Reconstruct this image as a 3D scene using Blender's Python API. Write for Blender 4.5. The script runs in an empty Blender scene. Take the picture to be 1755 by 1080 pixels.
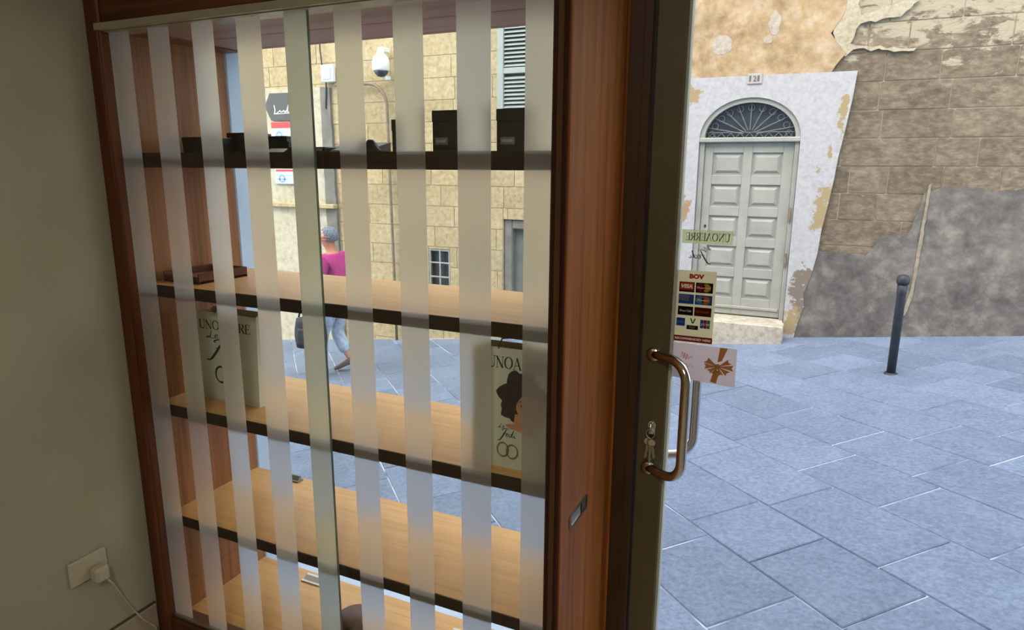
import bpy, bmesh, math, random
from mathutils import Vector, Matrix
random.seed(11)
scene = bpy.context.scene
C = scene.collection

# ------------------------------------------------------------------ camera, world, lights, exposure
EYE = 1.58
cam_d = bpy.data.cameras.new('camera')
cam_d.sensor_width = 36.0
cam_d.lens = 1140.88 * 36.0 / 1755.0
cam_d.clip_start = 0.02
cam = bpy.data.objects.new('camera', cam_d)
C.objects.link(cam)
_p, _r, _y = math.radians(12.411), math.radians(-0.3609), math.radians(-24.467)
fw = Vector((math.sin(_y)*math.cos(_p), math.cos(_y)*math.cos(_p), -math.sin(_p)))
rt = Vector((math.cos(_y), -math.sin(_y), 0))
dn = fw.cross(rt)
r2 = rt*math.cos(_r) + dn*math.sin(_r)
d2 = -rt*math.sin(_r) + dn*math.cos(_r)
m3 = Matrix((r2, -d2, -fw)).transposed()
cam.matrix_world = Matrix.Translation((0, 0, EYE)) @ m3.to_4x4()
scene.camera = cam

world = bpy.data.worlds.new('sky')
scene.world = world
world.use_nodes = True
wn = world.node_tree
wn.nodes.clear()
wo = wn.nodes.new('ShaderNodeOutputWorld')
wb = wn.nodes.new('ShaderNodeBackground')
ws = wn.nodes.new('ShaderNodeTexSky')
ws.sky_type = 'NISHITA'
ws.sun_disc = False
ws.sun_elevation = math.radians(52)
ws.sun_rotation = math.radians(200)
ws.dust_density = 4.0
wm = wn.nodes.new('ShaderNodeMixRGB')
wm.inputs[0].default_value = 0.62
wm.inputs[2].default_value = (1.0, 0.985, 0.97, 1)
wsc = wn.nodes.new('ShaderNodeMixRGB'); wsc.blend_type = 'MULTIPLY'
wsc.inputs[0].default_value = 1.0
wsc.inputs[2].default_value = (0.22, 0.22, 0.22, 1)
wn.links.new(ws.outputs[0], wsc.inputs[1])
wn.links.new(wsc.outputs[0], wm.inputs[1])
wn.links.new(wm.outputs[0], wb.inputs[0])
wb.inputs[1].default_value = 3.4
wn.links.new(wb.outputs[0], wo.inputs[0])

vs = scene.view_settings
vs.view_transform = 'Standard'
vs.look = 'None'
vs.gamma = 1.0
vs.use_curve_mapping = False
vs.exposure = 0.22
scene.display_settings.display_device = 'sRGB'
scene.cycles.transparent_max_bounces = 32
scene.cycles.max_bounces = 14
scene.cycles.use_denoising = True

# ------------------------------------------------------------------ materials
MATS = {}
def srgb(r, g, b):
    f = lambda c: ((c/255+0.055)/1.055)**2.4 if c > 10 else c/255/12.92
    return (f(r), f(g), f(b))
def new_mat(name):
    m = bpy.data.materials.new(name); m.use_nodes = True
    nt = m.node_tree; nt.nodes.clear()
    o = nt.nodes.new('ShaderNodeOutputMaterial')
    MATS[name] = m
    return m, nt, o
def N(nt, t, **kw):
    n = nt.nodes.new(t)
    for k, v in kw.items(): setattr(n, k, v)
    return n
def ramp(nt, src, stops):
    r = N(nt, 'ShaderNodeValToRGB')
    els = r.color_ramp.elements
    while len(els) < len(stops): els.new(0.5)
    for e, (p, c) in zip(els, stops):
        e.position = p; e.color = (*c, 1) if len(c) == 3 else c
    nt.links.new(src, r.inputs[0])
    return r.outputs[0]
def mixc(nt, fac, a, b, mode='MIX'):
    m = N(nt, 'ShaderNodeMixRGB', blend_type=mode)
    for i, v in ((0, fac), (1, a), (2, b)):
        if isinstance(v, (int, float)): m.inputs[i].default_value = v
        elif isinstance(v, tuple): m.inputs[i].default_value = (*v, 1)
        else: nt.links.new(v, m.inputs[i])
    return m.outputs[0]
def coords(nt, scale=(1, 1, 1), kind='Object'):
    tc = N(nt, 'ShaderNodeTexCoord'); mp = N(nt, 'ShaderNodeMapping')
    mp.inputs['Scale'].default_value = scale
    nt.links.new(tc.outputs[kind], mp.inputs[0])
    return mp.outputs[0]
def world_pos(nt, scale=(1, 1, 1), loc=(0, 0, 0)):
    g = N(nt, 'ShaderNodeNewGeometry'); mp = N(nt, 'ShaderNodeMapping')
    mp.inputs['Scale'].default_value = scale; mp.inputs['Location'].default_value = loc
    nt.links.new(g.outputs['Position'], mp.inputs[0])
    return mp.outputs[0]
def noise(nt, vec, scale, detail=4, rough=0.55, dist=0):
    n = N(nt, 'ShaderNodeTexNoise')
    n.inputs['Scale'].default_value = scale; n.inputs['Detail'].default_value = detail
    n.inputs['Roughness'].default_value = rough; n.inputs['Distortion'].default_value = dist
    nt.links.new(vec, n.inputs['Vector'])
    return n.outputs['Fac']
def bsdf(nt, out, col, rough=0.5, metal=0.0, bump=None, bstr=0.2, bdist=0.01, spec=0.5):
    b = N(nt, 'ShaderNodeBsdfPrincipled')
    if isinstance(col, tuple): b.inputs['Base Color'].default_value = (*col, 1)
    else: nt.links.new(col, b.inputs['Base Color'])
    b.inputs['Roughness'].default_value = rough
    b.inputs['Metallic'].default_value = metal
    b.inputs['Specular IOR Level'].default_value = spec
    if bump is not None:
        bp = N(nt, 'ShaderNodeBump'); bp.inputs['Strength'].default_value = bstr
        bp.inputs['Distance'].default_value = bdist
        nt.links.new(bump, bp.inputs['Height']); nt.links.new(bp.outputs[0], b.inputs['Normal'])
    nt.links.new(b.outputs[0], out.inputs[0])
    return b
def plain(name, col, rough=0.5, metal=0.0, var=0.06, scale=12, spec=0.5):
    m, nt, o = new_mat(name)
    n = noise(nt, world_pos(nt), scale, 3)
    d = tuple(max(0, c*(1-var*2)) for c in col); l = tuple(min(1, c*(1+var*2)) for c in col)
    c = ramp(nt, n, [(0.3, d), (0.7, l)])
    bsdf(nt, o, c, rough, metal, spec=spec)
    return m
def wood(name, dark, mid, light, axis, rough=0.42, freq=1.0):
    # grain runs along AXIS: noise compressed across it
    m, nt, o = new_mat(name)
    s = [28*freq]*3; s['xyz'.index(axis)] = 0.9*freq
    v = world_pos(nt, tuple(s))
    n1 = noise(nt, v, 1.0, 5, 0.6, 0.6)
    s2 = [110*freq]*3; s2['xyz'.index(axis)] = 2.5*freq
    n2 = noise(nt, world_pos(nt, tuple(s2)), 1.0, 3, 0.6)
    c1 = ramp(nt, n1, [(0.32, dark), (0.5, mid), (0.7, light)])
    c = mixc(nt, 0.28, c1, ramp(nt, n2, [(0.35, dark), (0.65, light)]))
    bsdf(nt, o, c, rough, 0, n2, 0.06, 0.002, spec=0.22)
    return m
def stone(name, a, b, c, big=0.9, fine=14, bstr=0.5, rand=0.28, pits=None, scale_z=1.0, lime=False):
    m, nt, o = new_mat(name)
    a, b, c = (tuple(0.60*x for x in q) for q in (a, b, c))
    p = world_pos(nt, (1, 1, scale_z))
    n1 = noise(nt, p, big, 4, 0.6, 0.3)
    n2 = noise(nt, p, fine, 6, 0.7)
    c1 = ramp(nt, n1, [(0.3, a), (0.52, b), (0.72, c)])
    c2 = mixc(nt, 0.55, c1, ramp(nt, n2, [(0.3, tuple(x*0.62 for x in a)), (0.5, b), (0.68, tuple(min(1, x*1.12) for x in c))]))
    oi = N(nt, 'ShaderNodeObjectInfo')
    rv = ramp(nt, oi.outputs['Random'], [(0, (1-rand,)*3), (1, (1+rand*0.4,)*3)])
    c3 = mixc(nt, 1.0, c2, rv, 'MULTIPLY')
    if pits:
        vo = N(nt, 'ShaderNodeTexVoronoi'); vo.inputs['Scale'].default_value = pits
        nt.links.new(p, vo.inputs['Vector'])
        pm = ramp(nt, vo.outputs['Distance'], [(0.08, (1, 1, 1)), (0.2, (0, 0, 0))])
        pm2 = mixc(nt, 1.0, pm, ramp(nt, noise(nt, p, 2.2, 3), [(0.48, (0, 0, 0)), (0.6, (1, 1, 1))]), 'MULTIPLY')
        c3 = mixc(nt, pm2, c3, tuple(x*0.4 for x in a))
    if lime:
        # remains of an old lime coat, only on the upper courses
        g = N(nt, 'ShaderNodeNewGeometry'); sx = N(nt, 'ShaderNodeSeparateXYZ'); nt.links.new(g.outputs['Position'], sx.inputs[0])
        mr = N(nt, 'ShaderNodeMapRange'); mr.inputs[1].default_value = 2.3; mr.inputs[2].default_value = 3.2; mr.inputs[3].default_value = -0.16; mr.inputs[4].default_value = 0.10
        nt.links.new(sx.outputs['Z'], mr.inputs[0])
        ad = N(nt, 'ShaderNodeMath', operation='ADD'); nt.links.new(mr.outputs[0], ad.inputs[0]); nt.links.new(noise(nt, world_pos(nt, (1, 1, 1.9)), 3.4, 7, 0.68, 0.5), ad.inputs[1])
        c3 = mixc(nt, ramp(nt, ad.outputs[0], [(0.50, (0, 0, 0)), (0.56, (1, 1, 1))]), c3, srgb(160, 150, 128))
    bsdf(nt, o, c3, 0.92, 0, n2, bstr, 0.012, spec=0.2)
    return m

wood('wood_z', (0.14, 0.038, 0.005), (0.27, 0.082, 0.012), (0.39, 0.135, 0.024), 'z')
wood('wood_side', (0.17, 0.064, 0.022), (0.30, 0.125, 0.05), (0.42, 0.19, 0.085), 'z')
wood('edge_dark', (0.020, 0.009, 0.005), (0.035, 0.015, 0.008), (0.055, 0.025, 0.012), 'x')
wood('wood_x', (0.115, 0.045, 0.018), (0.23, 0.095, 0.038), (0.36, 0.165, 0.07), 'x')
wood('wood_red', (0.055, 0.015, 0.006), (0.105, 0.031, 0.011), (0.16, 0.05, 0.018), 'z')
wood('wood_shaded', (0.02, 0.006, 0.002), (0.035, 0.011, 0.004), (0.055, 0.018, 0.006), 'z')  # right stile faces away from the daylight; that shade is put into its colour
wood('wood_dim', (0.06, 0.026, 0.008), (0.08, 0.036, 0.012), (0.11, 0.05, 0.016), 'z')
wood('wood_red_x', (0.05, 0.017, 0.008), (0.10, 0.035, 0.015), (0.16, 0.058, 0.024), 'x')
wood('wood_shelf', (0.62, 0.33, 0.115), (0.72, 0.41, 0.16), (0.78, 0.48, 0.21), 'x', 0.38)
wood('wood_soffit', (0.42, 0.26, 0.23), (0.50, 0.32, 0.29), (0.58, 0.39, 0.35), 'x', 0.5, 0.6)
plain('bronze_metal', srgb(92, 84, 60), 0.42, 0.35, 0.05, 6)
plain('dark_bronze', srgb(66, 44, 22), 0.45, 0.2, 0.08, 6)
plain('seal_grey', srgb(170, 175, 165), 0.5)
plain('aluminium', srgb(178, 172, 150), 0.38, 0.4, 0.03)
plain('steel', (0.62, 0.6, 0.56), 0.16, 1.0, 0.02)
plain('steel_dull', (0.45, 0.43, 0.4), 0.32, 1.0, 0.05)
plain('black_card', (0.018, 0.02, 0.018), 0.45, 0, 0.2)
plain('grey_card', (0.2, 0.2, 0.2), 0.5)
plain('brown_leather', srgb(96, 78, 68), 0.5, 0, 0.15, 30)
plain('white_plastic', (0.78, 0.8, 0.78), 0.35, 0, 0.02)
plain('ivory_plastic', srgb(186, 180, 158), 0.5, 0, 0.02)
plain('white_card', (0.82, 0.8, 0.76), 0.6, 0, 0.02)
plain('bag_paper', (0.60, 0.59, 0.50), 0.65, 0, 0.04, 8)
plain('ink', (0.02, 0.02, 0.018), 0.6, 0, 0)
plain('ink_soft', (0.09, 0.1, 0.09), 0.6, 0, 0.1)
plain('ink_white', (0.85, 0.85, 0.83), 0.6, 0, 0)
plain('shop_wall', srgb(172, 168, 148), 0.85, 0, 0.03, 3)
plain('shop_tile', srgb(172, 162, 142), 0.4, 0, 0.05, 5)
plain('grout', srgb(88, 80, 62), 0.8)
plain('shop_ceiling', (0.72, 0.7, 0.66), 0.9, 0, 0.02)
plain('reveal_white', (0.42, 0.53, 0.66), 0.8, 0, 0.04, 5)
plain('door_paint', srgb(147, 147, 136), 0.55, 0, 0.05, 4)
plain('door_paint_frame', srgb(142, 143, 134), 0.55, 0, 0.06, 4)
plain('rust', srgb(130, 110, 88), 0.8, 0.1, 0.15, 40)
plain('shutter_paint', srgb(150, 157, 152), 0.6, 0, 0.03)
plain('iron_dark', srgb(50, 54, 64), 0.5, 0.3, 0.15, 20)
plain('fan_iron', srgb(94, 98, 98), 0.6, 0.2, 0.12, 30)
plain('iron_light', srgb(150, 152, 146), 0.55, 0.2, 0.1, 20)
plain('dark_glass', (0.035, 0.045, 0.055), 0.12, 0, 0.2, 6)
plain('pipe_brown', srgb(120, 108, 92), 0.6, 0.1, 0.1)
plain('sign_dark', srgb(70, 72, 72), 0.5)
plain('sign_white', (0.42, 0.46, 0.48), 0.45, 0, 0.02)
plain('sign_red', srgb(205, 60, 66), 0.5)
plain('sign_blue', srgb(120, 150, 190), 0.5)
plain('cement_grey', srgb(116, 114, 107), 0.9, 0, 0.12, 7)
plain('niche_paint', srgb(108, 115, 110), 0.8, 0, 0.08, 5)
plain('pink_shirt', srgb(176, 58, 122), 0.85, 0, 0.08, 14)
plain('pale_denim', srgb(172, 182, 198), 0.9, 0, 0.15, 18)
plain('skin', srgb(196, 132, 104), 0.6, 0, 0.05)
plain('grey_hair', srgb(112, 116, 126), 0.8, 0, 0.3, 60)
plain('shoe_brown', srgb(110, 92, 88), 0.7, 0, 0.1)
plain('black_bag', srgb(34, 38, 48), 0.6, 0, 0.2, 20)
plain('gold_ribbon', srgb(176, 128, 72), 0.4, 0.2, 0.2, 60)
plain('gift_card', srgb(212, 206, 208), 0.6, 0, 0.03, 20)
plain('pink_ink', srgb(222, 165, 165), 0.6, 0, 0)
plain('sticker_cream', srgb(226, 222, 200), 0.55, 0, 0.02)
plain('card_red', srgb(158, 40, 52), 0.5, 0, 0.03)
plain('card_black', srgb(34, 32, 34), 0.5)
plain('card_maroon', srgb(84, 30, 40), 0.5)
plain('card_blue', srgb(46, 104, 172), 0.5)
plain('card_lightblue', srgb(118, 158, 204), 0.5)
plain('card_orange', srgb(222, 122, 60), 0.5)
plain('card_yellow', srgb(226, 182, 70), 0.5)
plain('card_teal', srgb(70, 140, 140), 0.5)
plain('olive_ink', srgb(96, 98, 66), 0.6, 0, 0.1, 60)
plain('hair_print', srgb(48, 36, 28), 0.6, 0, 0.3, 90)
plain('skin_print', srgb(190, 138, 106), 0.6, 0, 0.08, 20)
plain('lip_print', srgb(150, 72, 62), 0.6)
plain('gold_print', srgb(128, 104, 58), 0.5)
plain('plate_marble', srgb(160, 154, 148), 0.6)
stone('limestone_pale', srgb(196, 172, 128), srgb(222, 200, 156), srgb(238, 220, 184), 1.3, 16, 0.55, 0.12, 26)
stone('limestone_grey', srgb(112, 99, 84), srgb(144, 130, 110), srgb(182, 167, 140), 2.6, 11, 0.9, 0.16, None, 1.6, True)
stone('mortar', srgb(206, 190, 158), srgb(222, 208, 178), srgb(232, 220, 194), 3, 30, 0.5, 0)
stone('ochre_render', srgb(150, 128, 100), srgb(206, 176, 132), srgb(226, 210, 182), 2.8, 7, 0.4, 0, None)
stone('cream_render', srgb(214, 202, 172), srgb(232, 222, 196), srgb(240, 232, 210), 2, 12, 0.3, 0)
stone('dark_cement', srgb(100, 96, 92), srgb(130, 125, 119), srgb(174, 166, 152), 2.2, 7, 0.6, 0)
stone('step_stone', srgb(190, 176, 150), srgb(222, 212, 190), srgb(238, 232, 216), 4, 18, 0.4, 0)
stone('bare_plaster', srgb(186, 172, 150), srgb(206, 194, 172), srgb(222, 212, 194), 6, 20, 0.4, 0)
stone('mortar_seam', srgb(160, 146, 120), srgb(182, 170, 144), srgb(196, 184, 160), 6, 25, 0.6, 0)
stone('edge_lime', srgb(196, 182, 150), srgb(214, 202, 172), srgb(222, 212, 186), 4, 25, 0.7, 0)

def mat_paving():
    m, nt, o = new_mat('paving')
    p = world_pos(nt)
    n1 = noise(nt, p, 1.1, 4, 0.6, 0.4); n2 = noise(nt, p, 38, 6, 0.72); n3 = noise(nt, p, 6, 4, 0.6)
    c1 = ramp(nt, n1, [(0.3, srgb(142, 156, 180)), (0.7, srgb(174, 188, 210))])
    c2 = mixc(nt, 0.5, c1, ramp(nt, n2, [(0.34, srgb(92, 104, 128)), (0.64, srgb(214, 226, 244))]))
    c2 = mixc(nt, 0.25, c2, ramp(nt, n3, [(0.3, srgb(128, 142, 166)), (0.7, srgb(190, 202, 222))]))
    oi = N(nt, 'ShaderNodeObjectInfo')
    c3 = mixc(nt, 1.0, c2, ramp(nt, oi.outputs['Random'], [(0, (0.36, 0.40, 0.445)), (1, (0.46, 0.50, 0.55))]), 'MULTIPLY')
    bsdf(nt, o, c3, 0.62, 0, n2, 0.35, 0.008, spec=0.35)
mat_paving()
def mat_joint():
    m, nt, o = new_mat('paving_joint')
    n = noise(nt, world_pos(nt), 1.7, 3)
    c = ramp(nt, n, [(0.40, srgb(96, 104, 120)), (0.48, srgb(160, 168, 182)), (0.56, srgb(205, 212, 222))])
    bsdf(nt, o, c, 0.9)
mat_joint()
def mat_whitewash():
    # lime whitewash with flaked patches that show the yellow and grey coats underneath
    m, nt, o = new_mat('whitewash')
    p = world_pos(nt)
    n = noise(nt, p, 7.0, 9, 0.72, 0.4)
    n2 = noise(nt, p, 22, 5, 0.7)
    base = ramp(nt, n2, [(0.3, srgb(154, 153, 152)), (0.6, srgb(170, 169, 168))])
    def blob(x, z, rx, rz, soft=0.5):
        g = N(nt, 'ShaderNodeNewGeometry'); s = N(nt, 'ShaderNodeSeparateXYZ'); nt.links.new(g.outputs['Position'], s.inputs[0])
        def term(out, c, r):
            a = N(nt, 'ShaderNodeMath', operation='SUBTRACT'); a.inputs[1].default_value = c; nt.links.new(out, a.inputs[0])
            b = N(nt, 'ShaderNodeMath', operation='DIVIDE'); b.inputs[1].default_value = r; nt.links.new(a.outputs[0], b.inputs[0])
            q = N(nt, 'ShaderNodeMath', operation='MULTIPLY'); nt.links.new(b.outputs[0], q.inputs[0]); nt.links.new(b.outputs[0], q.inputs[1])
            return q.outputs[0]
        a = N(nt, 'ShaderNodeMath', operation='ADD'); nt.links.new(term(s.outputs['X'], x, rx), a.inputs[0]); nt.links.new(term(s.outputs['Z'], z, rz), a.inputs[1])
        k = N(nt, 'ShaderNodeMath', operation='MULTIPLY_ADD'); k.inputs[1].default_value = -0.16; k.inputs[2].default_value = 0.20
        nt.links.new(a.outputs[0], k.inputs[0])
        k2 = N(nt, 'ShaderNodeMath', operation='MAXIMUM'); k2.inputs[1].default_value = -0.6; nt.links.new(k.outputs[0], k2.inputs[0])
        t = N(nt, 'ShaderNodeMath', operation='ADD'); nt.links.new(k2.outputs[0], t.inputs[0]); nt.links.new(n, t.inputs[1])
        return ramp(nt, t.outputs[0], [(0.60, (0, 0, 0)), (0.63, (1, 1, 1))])
    c = base
    yel = srgb(150, 133, 98); gry = srgb(116, 106, 94)
    for (x, z, rx, rz, col) in ((0.05, 1.15, 0.13, 0.40, yel), (0.13, 2.15, 0.05, 0.25, yel), (-1.42, 2.42, 0.12, 0.12, yel),
                                (-1.45, 1.12, 0.10, 0.25, srgb(152, 124, 90)), (-0.05, 0.12, 0.17, 0.5, gry), (-0.2, -0.05, 0.14, 0.2, yel), (0.03, -0.1, 0.10, 0.25, gry),
                                (-0.05, 1.6, 0.04, 0.06, yel), (0.05, 1.75, 0.03, 0.10, yel)):
        c = mixc(nt, blob(x, z, rx, rz), c, col)
    bsdf(nt, o, c, 0.9, 0, n, 0.25, 0.01, spec=0.2)
mat_whitewash()

def clear_glass(name, tint, refl=1.0):
    m, nt, o = new_mat(name)
    t = N(nt, 'ShaderNodeBsdfTransparent'); t.inputs[0].default_value = (*tint, 1)
    g = N(nt, 'ShaderNodeBsdfGlossy'); g.inputs['Roughness'].default_value = 0.0
    lw = N(nt, 'ShaderNodeLayerWeight'); lw.inputs[0].default_value = 0.5
    pw = N(nt, 'ShaderNodeMath', operation='POWER'); pw.inputs[1].default_value = 5; nt.links.new(lw.outputs['Facing'], pw.inputs[0])
    ma = N(nt, 'ShaderNodeMath', operation='MULTIPLY_ADD'); ma.inputs[1].default_value = 0.9*refl; ma.inputs[2].default_value = 0.03*refl
    nt.links.new(pw.outputs[0], ma.inputs[0])
    mx = N(nt, 'ShaderNodeMixShader')
    nt.links.new(ma.outputs[0], mx.inputs[0]); nt.links.new(t.outputs[0], mx.inputs[1]); nt.links.new(g.outputs[0], mx.inputs[2])
    nt.links.new(mx.outputs[0], o.inputs[0])
clear_glass('window_glass', (0.985, 0.99, 0.985), 0.8)
clear_glass('sliding_glass', (0.955, 0.98, 0.962), 0.8)
def glass_edge():
    m, nt, o = new_mat('glass_edge')
    bsdf(nt, o, (0.10, 0.16, 0.13), 0.25)
glass_edge()
def frosted(name, tint):
    m, nt, o = new_mat(name)
    rf = N(nt, 'ShaderNodeBsdfRefraction', distribution='BECKMANN')
    rf.inputs['Color'].default_value = (0.97*tint[0], 0.98*tint[1], 0.97*tint[2], 1)
    rf.inputs['IOR'].default_value = 1.3; rf.inputs['Roughness'].default_value = 0.62
    df = N(nt, 'ShaderNodeBsdfDiffuse'); df.inputs[0].default_value = (0.72*tint[0], 0.72*tint[1], 0.68*tint[2], 1)
    tr = N(nt, 'ShaderNodeBsdfTranslucent'); tr.inputs[0].default_value = (0.93*tint[0], 0.93*tint[1], 0.91*tint[2], 1)
    m1 = N(nt, 'ShaderNodeMixShader'); m1.inputs[0].default_value = 0.62
    nt.links.new(df.outputs[0], m1.inputs[1]); nt.links.new(tr.outputs[0], m1.inputs[2])
    m2 = N(nt, 'ShaderNodeMixShader'); m2.inputs[0].default_value = 0.48
    nt.links.new(rf.outputs[0], m2.inputs[1]); nt.links.new(m1.outputs[0], m2.inputs[2])
    nt.links.new(m2.outputs[0], o.inputs[0])
frosted('frosted_film', (1, 1, 1)); frosted('frosted_green', (1.0, 1.02, 1.0))
def film(name, col, fac):
    # a see-through printed film: part of the light passes, part is scattered by the print
    m, nt, o = new_mat(name)
    t = N(nt, 'ShaderNodeBsdfTransparent'); t.inputs[0].default_value = (*[min(1, c+0.25) for c in col], 1)
    d = N(nt, 'ShaderNodeBsdfTranslucent'); d.inputs[0].default_value = (*col, 1)
    mx = N(nt, 'ShaderNodeMixShader'); mx.inputs[0].default_value = fac
    nt.links.new(t.outputs[0], mx.inputs[1]); nt.links.new(d.outputs[0], mx.inputs[2]); nt.links.new(mx.outputs[0], o.inputs[0])
film('decal_film', srgb(190, 194, 166), 0.35)
def paper_trans(name, col):
    # paper stuck on glass: lit from behind it glows through a little
    m, nt, o = new_mat(name)
    d = N(nt, 'ShaderNodeBsdfDiffuse'); d.inputs[0].default_value = (*col, 1)
    t = N(nt, 'ShaderNodeBsdfTranslucent'); t.inputs[0].default_value = (*col, 1)
    mx = N(nt, 'ShaderNodeMixShader'); mx.inputs[0].default_value = 0.55
    nt.links.new(d.outputs[0], mx.inputs[1]); nt.links.new(t.outputs[0], mx.inputs[2]); nt.links.new(mx.outputs[0], o.inputs[0])
for nm, c in (('sticker_cream', (226, 222, 200)), ('gift_card', (224, 218, 222)), ('card_red', (168, 40, 52)), ('card_black', (40, 38, 40)), ('card_maroon', (96, 34, 44)),
              ('card_blue', (46, 104, 180)), ('card_lightblue', (118, 158, 204)), ('card_orange', (232, 122, 60)), ('card_yellow', (236, 190, 70)), ('card_teal', (70, 140, 140)), ('gold_ribbon', (186, 132, 72)), ('pink_ink', (228, 160, 160))):
    paper_trans(nm, srgb(*c))

# ------------------------------------------------------------------ mesh helpers
def mesh_obj(name, verts, faces, mat, parent=None, smooth=False):
    me = bpy.data.meshes.new(name)
    me.from_pydata([tuple(v) for v in verts], [], faces)
    me.validate(); me.update()
    me.materials.append(MATS[mat])
    if smooth:
        for p in me.polygons: p.use_smooth = True
    o = bpy.data.objects.new(name, me); C.objects.link(o)
    if parent is not None:
        o.parent = parent; o.matrix_parent_inverse = parent.matrix_world.inverted()
    return o
class MB:
    def __init__(s): s.v = []; s.f = []
    def add(s, v, f):
        n = len(s.v); s.v += [tuple(a) for a in v]; s.f += [tuple(i+n for i in q) for q in f]; return s
    def box(s, a, b, bev=0.0):
        (x0, y0, z0), (x1, y1, z1) = a, b
        if x0 > x1: x0, x1 = x1, x0
        if y0 > y1: y0, y1 = y1, y0
        if z0 > z1: z0, z1 = z1, z0
        bev = min(bev, (x1-x0)*0.45, (y1-y0)*0.45, (z1-z0)*0.45)
        if bev <= 0:
            return s.add([(x0,y0,z0),(x1,y0,z0),(x1,y1,z0),(x0,y1,z0),(x0,y0,z1),(x1,y0,z1),(x1,y1,z1),(x0,y1,z1)],
                         [(0,3,2,1),(4,5,6,7),(0,1,5,4),(1,2,6,5),(2,3,7,6),(3,0,4,7)])
        bm = bmesh.new(); bmesh.ops.create_cube(bm, size=1)
        for v in bm.verts: v.co = Vector(((x0+x1)/2+v.co.x*(x1-x0), (y0+y1)/2+v.co.y*(y1-y0), (z0+z1)/2+v.co.z*(z1-z0)))
        bmesh.ops.bevel(bm, geom=bm.edges[:], offset=bev, segments=1, affect='EDGES', profile=0.5)
        bm.verts.index_update()
        s.add([v.co[:] for v in bm.verts], [[v.index for v in f.verts] for f in bm.faces]); bm.free()
        return s
    def tube(s, pts, r, seg=10, cap=True):
        pts = [Vector(p) for p in pts]; rs = r if isinstance(r, (list, tuple)) else [r]*len(pts)
        base = len(s.v); prev = None
        for i, p in enumerate(pts):
            t = (pts[min(i+1, len(pts)-1)]-pts[max(i-1, 0)]).normalized()
            if prev is None:
                ref = Vector((0, 0, 1)) if abs(t.z) < 0.9 else Vector((1, 0, 0))
                a = t.cross(ref).normalized()
            else:
                a = (prev - t*prev.dot(t)).normalized()
            prev = a; b = t.cross(a)
            for k in range(seg):
                an = 2*math.pi*k/seg
                s.v.append(tuple(p + (a*math.cos(an)+b*math.sin(an))*rs[i]))
        for i in range(len(pts)-1):
            for k in range(seg):
                q = base+i*seg; k2 = (k+1) % seg
                s.f.append((q+k, q+k2, q+seg+k2, q+seg+k))
        if cap:
            s.f.append(tuple(base+k for k in reversed(range(seg))))
            q = base+(len(pts)-1)*seg; s.f.append(tuple(q+k for k in range(seg)))
        return s
    def lathe(s, prof, c, seg=20, axis='z'):
        base = len(s.v)
        for r, h in prof:
            for k in range(seg):
                an = 2*math.pi*k/seg; x, y = r*math.cos(an), r*math.sin(an)
                s.v.append({'z': (c[0]+x, c[1]+y, c[2]+h), 'y': (c[0]+x, c[1]+h, c[2]+y), 'x': (c[0]+h, c[1]+x, c[2]+y)}[axis])
        for i in range(len(prof)-1):
            for k in range(seg):
                q = base+i*seg; k2 = (k+1) % seg
                s.f.append((q+k, q+k2, q+seg+k2, q+seg+k))
        s.f.append(tuple(base+k for k in reversed(range(seg))))
        q = base+(len(prof)-1)*seg; s.f.append(tuple(q+k for k in range(seg)))
        return s
    def prism(s, pts, y0, y1):
        # outline in X,Z extruded along Y (y0 is the face towards the shop)
        n = len(pts); b = len(s.v)
        s.v += [(x, y0, z) for x, z in pts] + [(x, y1, z) for x, z in pts]
        s.f.append(tuple(b+i for i in range(n))); s.f.append(tuple(b+n+i for i in reversed(range(n))))
        for i in range(n): s.f.append((b+i, b+n+i, b+n+(i+1) % n, b+(i+1) % n))
        return s
    def obj(s, name, mat, parent=None, smooth=False): 
        o = mesh_obj(name, s.v, s.f, mat, parent, smooth)
        bm = bmesh.new(); bm.from_mesh(o.data)
        bmesh.ops.recalc_face_normals(bm, faces=bm.faces[:])
        bm.to_mesh(o.data); bm.free()
        return o
def box(name, a, b, mat, parent=None, bev=0.0): return MB().box(a, b, bev).obj(name, mat, parent)
def tag(o, label, cat=None, group=None, kind=None):
    if label: o['label'] = label
    if cat: o['category'] = cat
    if group: o['group'] = group
    if kind: o['kind'] = kind
    return o
def thing(name, loc, label, cat=None, group=None, kind=None):
    o = bpy.data.objects.new(name, None); o.location = loc; o.empty_display_size = 0.1
    C.objects.link(o)
    bpy.context.view_layer.update()
    return tag(o, label, cat, group, kind)

# --- lettering: ribbons drawn as flat print
def ribbon(mb, pts, w):
    pts = [Vector((p[0], p[1], 0)) for p in pts]; n = len(pts)
    ws_ = w if isinstance(w, (list, tuple)) else [w]*n
    b = len(mb.v)
    for i, p in enumerate(pts):
        t = (pts[min(i+1, n-1)]-pts[max(i-1, 0)]); t = t.normalized() if t.length > 1e-9 else Vector((1, 0, 0))
        q = Vector((-t.y, t.x, 0))*ws_[i]/2
        mb.v += [tuple(p+q), tuple(p-q)]
    for i in range(n-1): mb.f.append((b+2*i, b+2*i+1, b+2*i+3, b+2*i+2))
def smooth_path(pts, k=6):
    P = [Vector((p[0], p[1], 0)) for p in pts]; out = []
    for i in range(len(P)-1):
        a, b, c, d = P[max(i-1, 0)], P[i], P[i+1], P[min(i+2, len(P)-1)]
        for j in range(k):
            t = j/k
            out.append(0.5*((2*b)+(c-a)*t+(2*a-5*b+4*c-d)*t*t+(3*b-a-3*c+d)*t**3))
    out.append(P[-1]); return [(p.x, p.y) for p in out]
TK, TN = 0.15, 0.055
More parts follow.
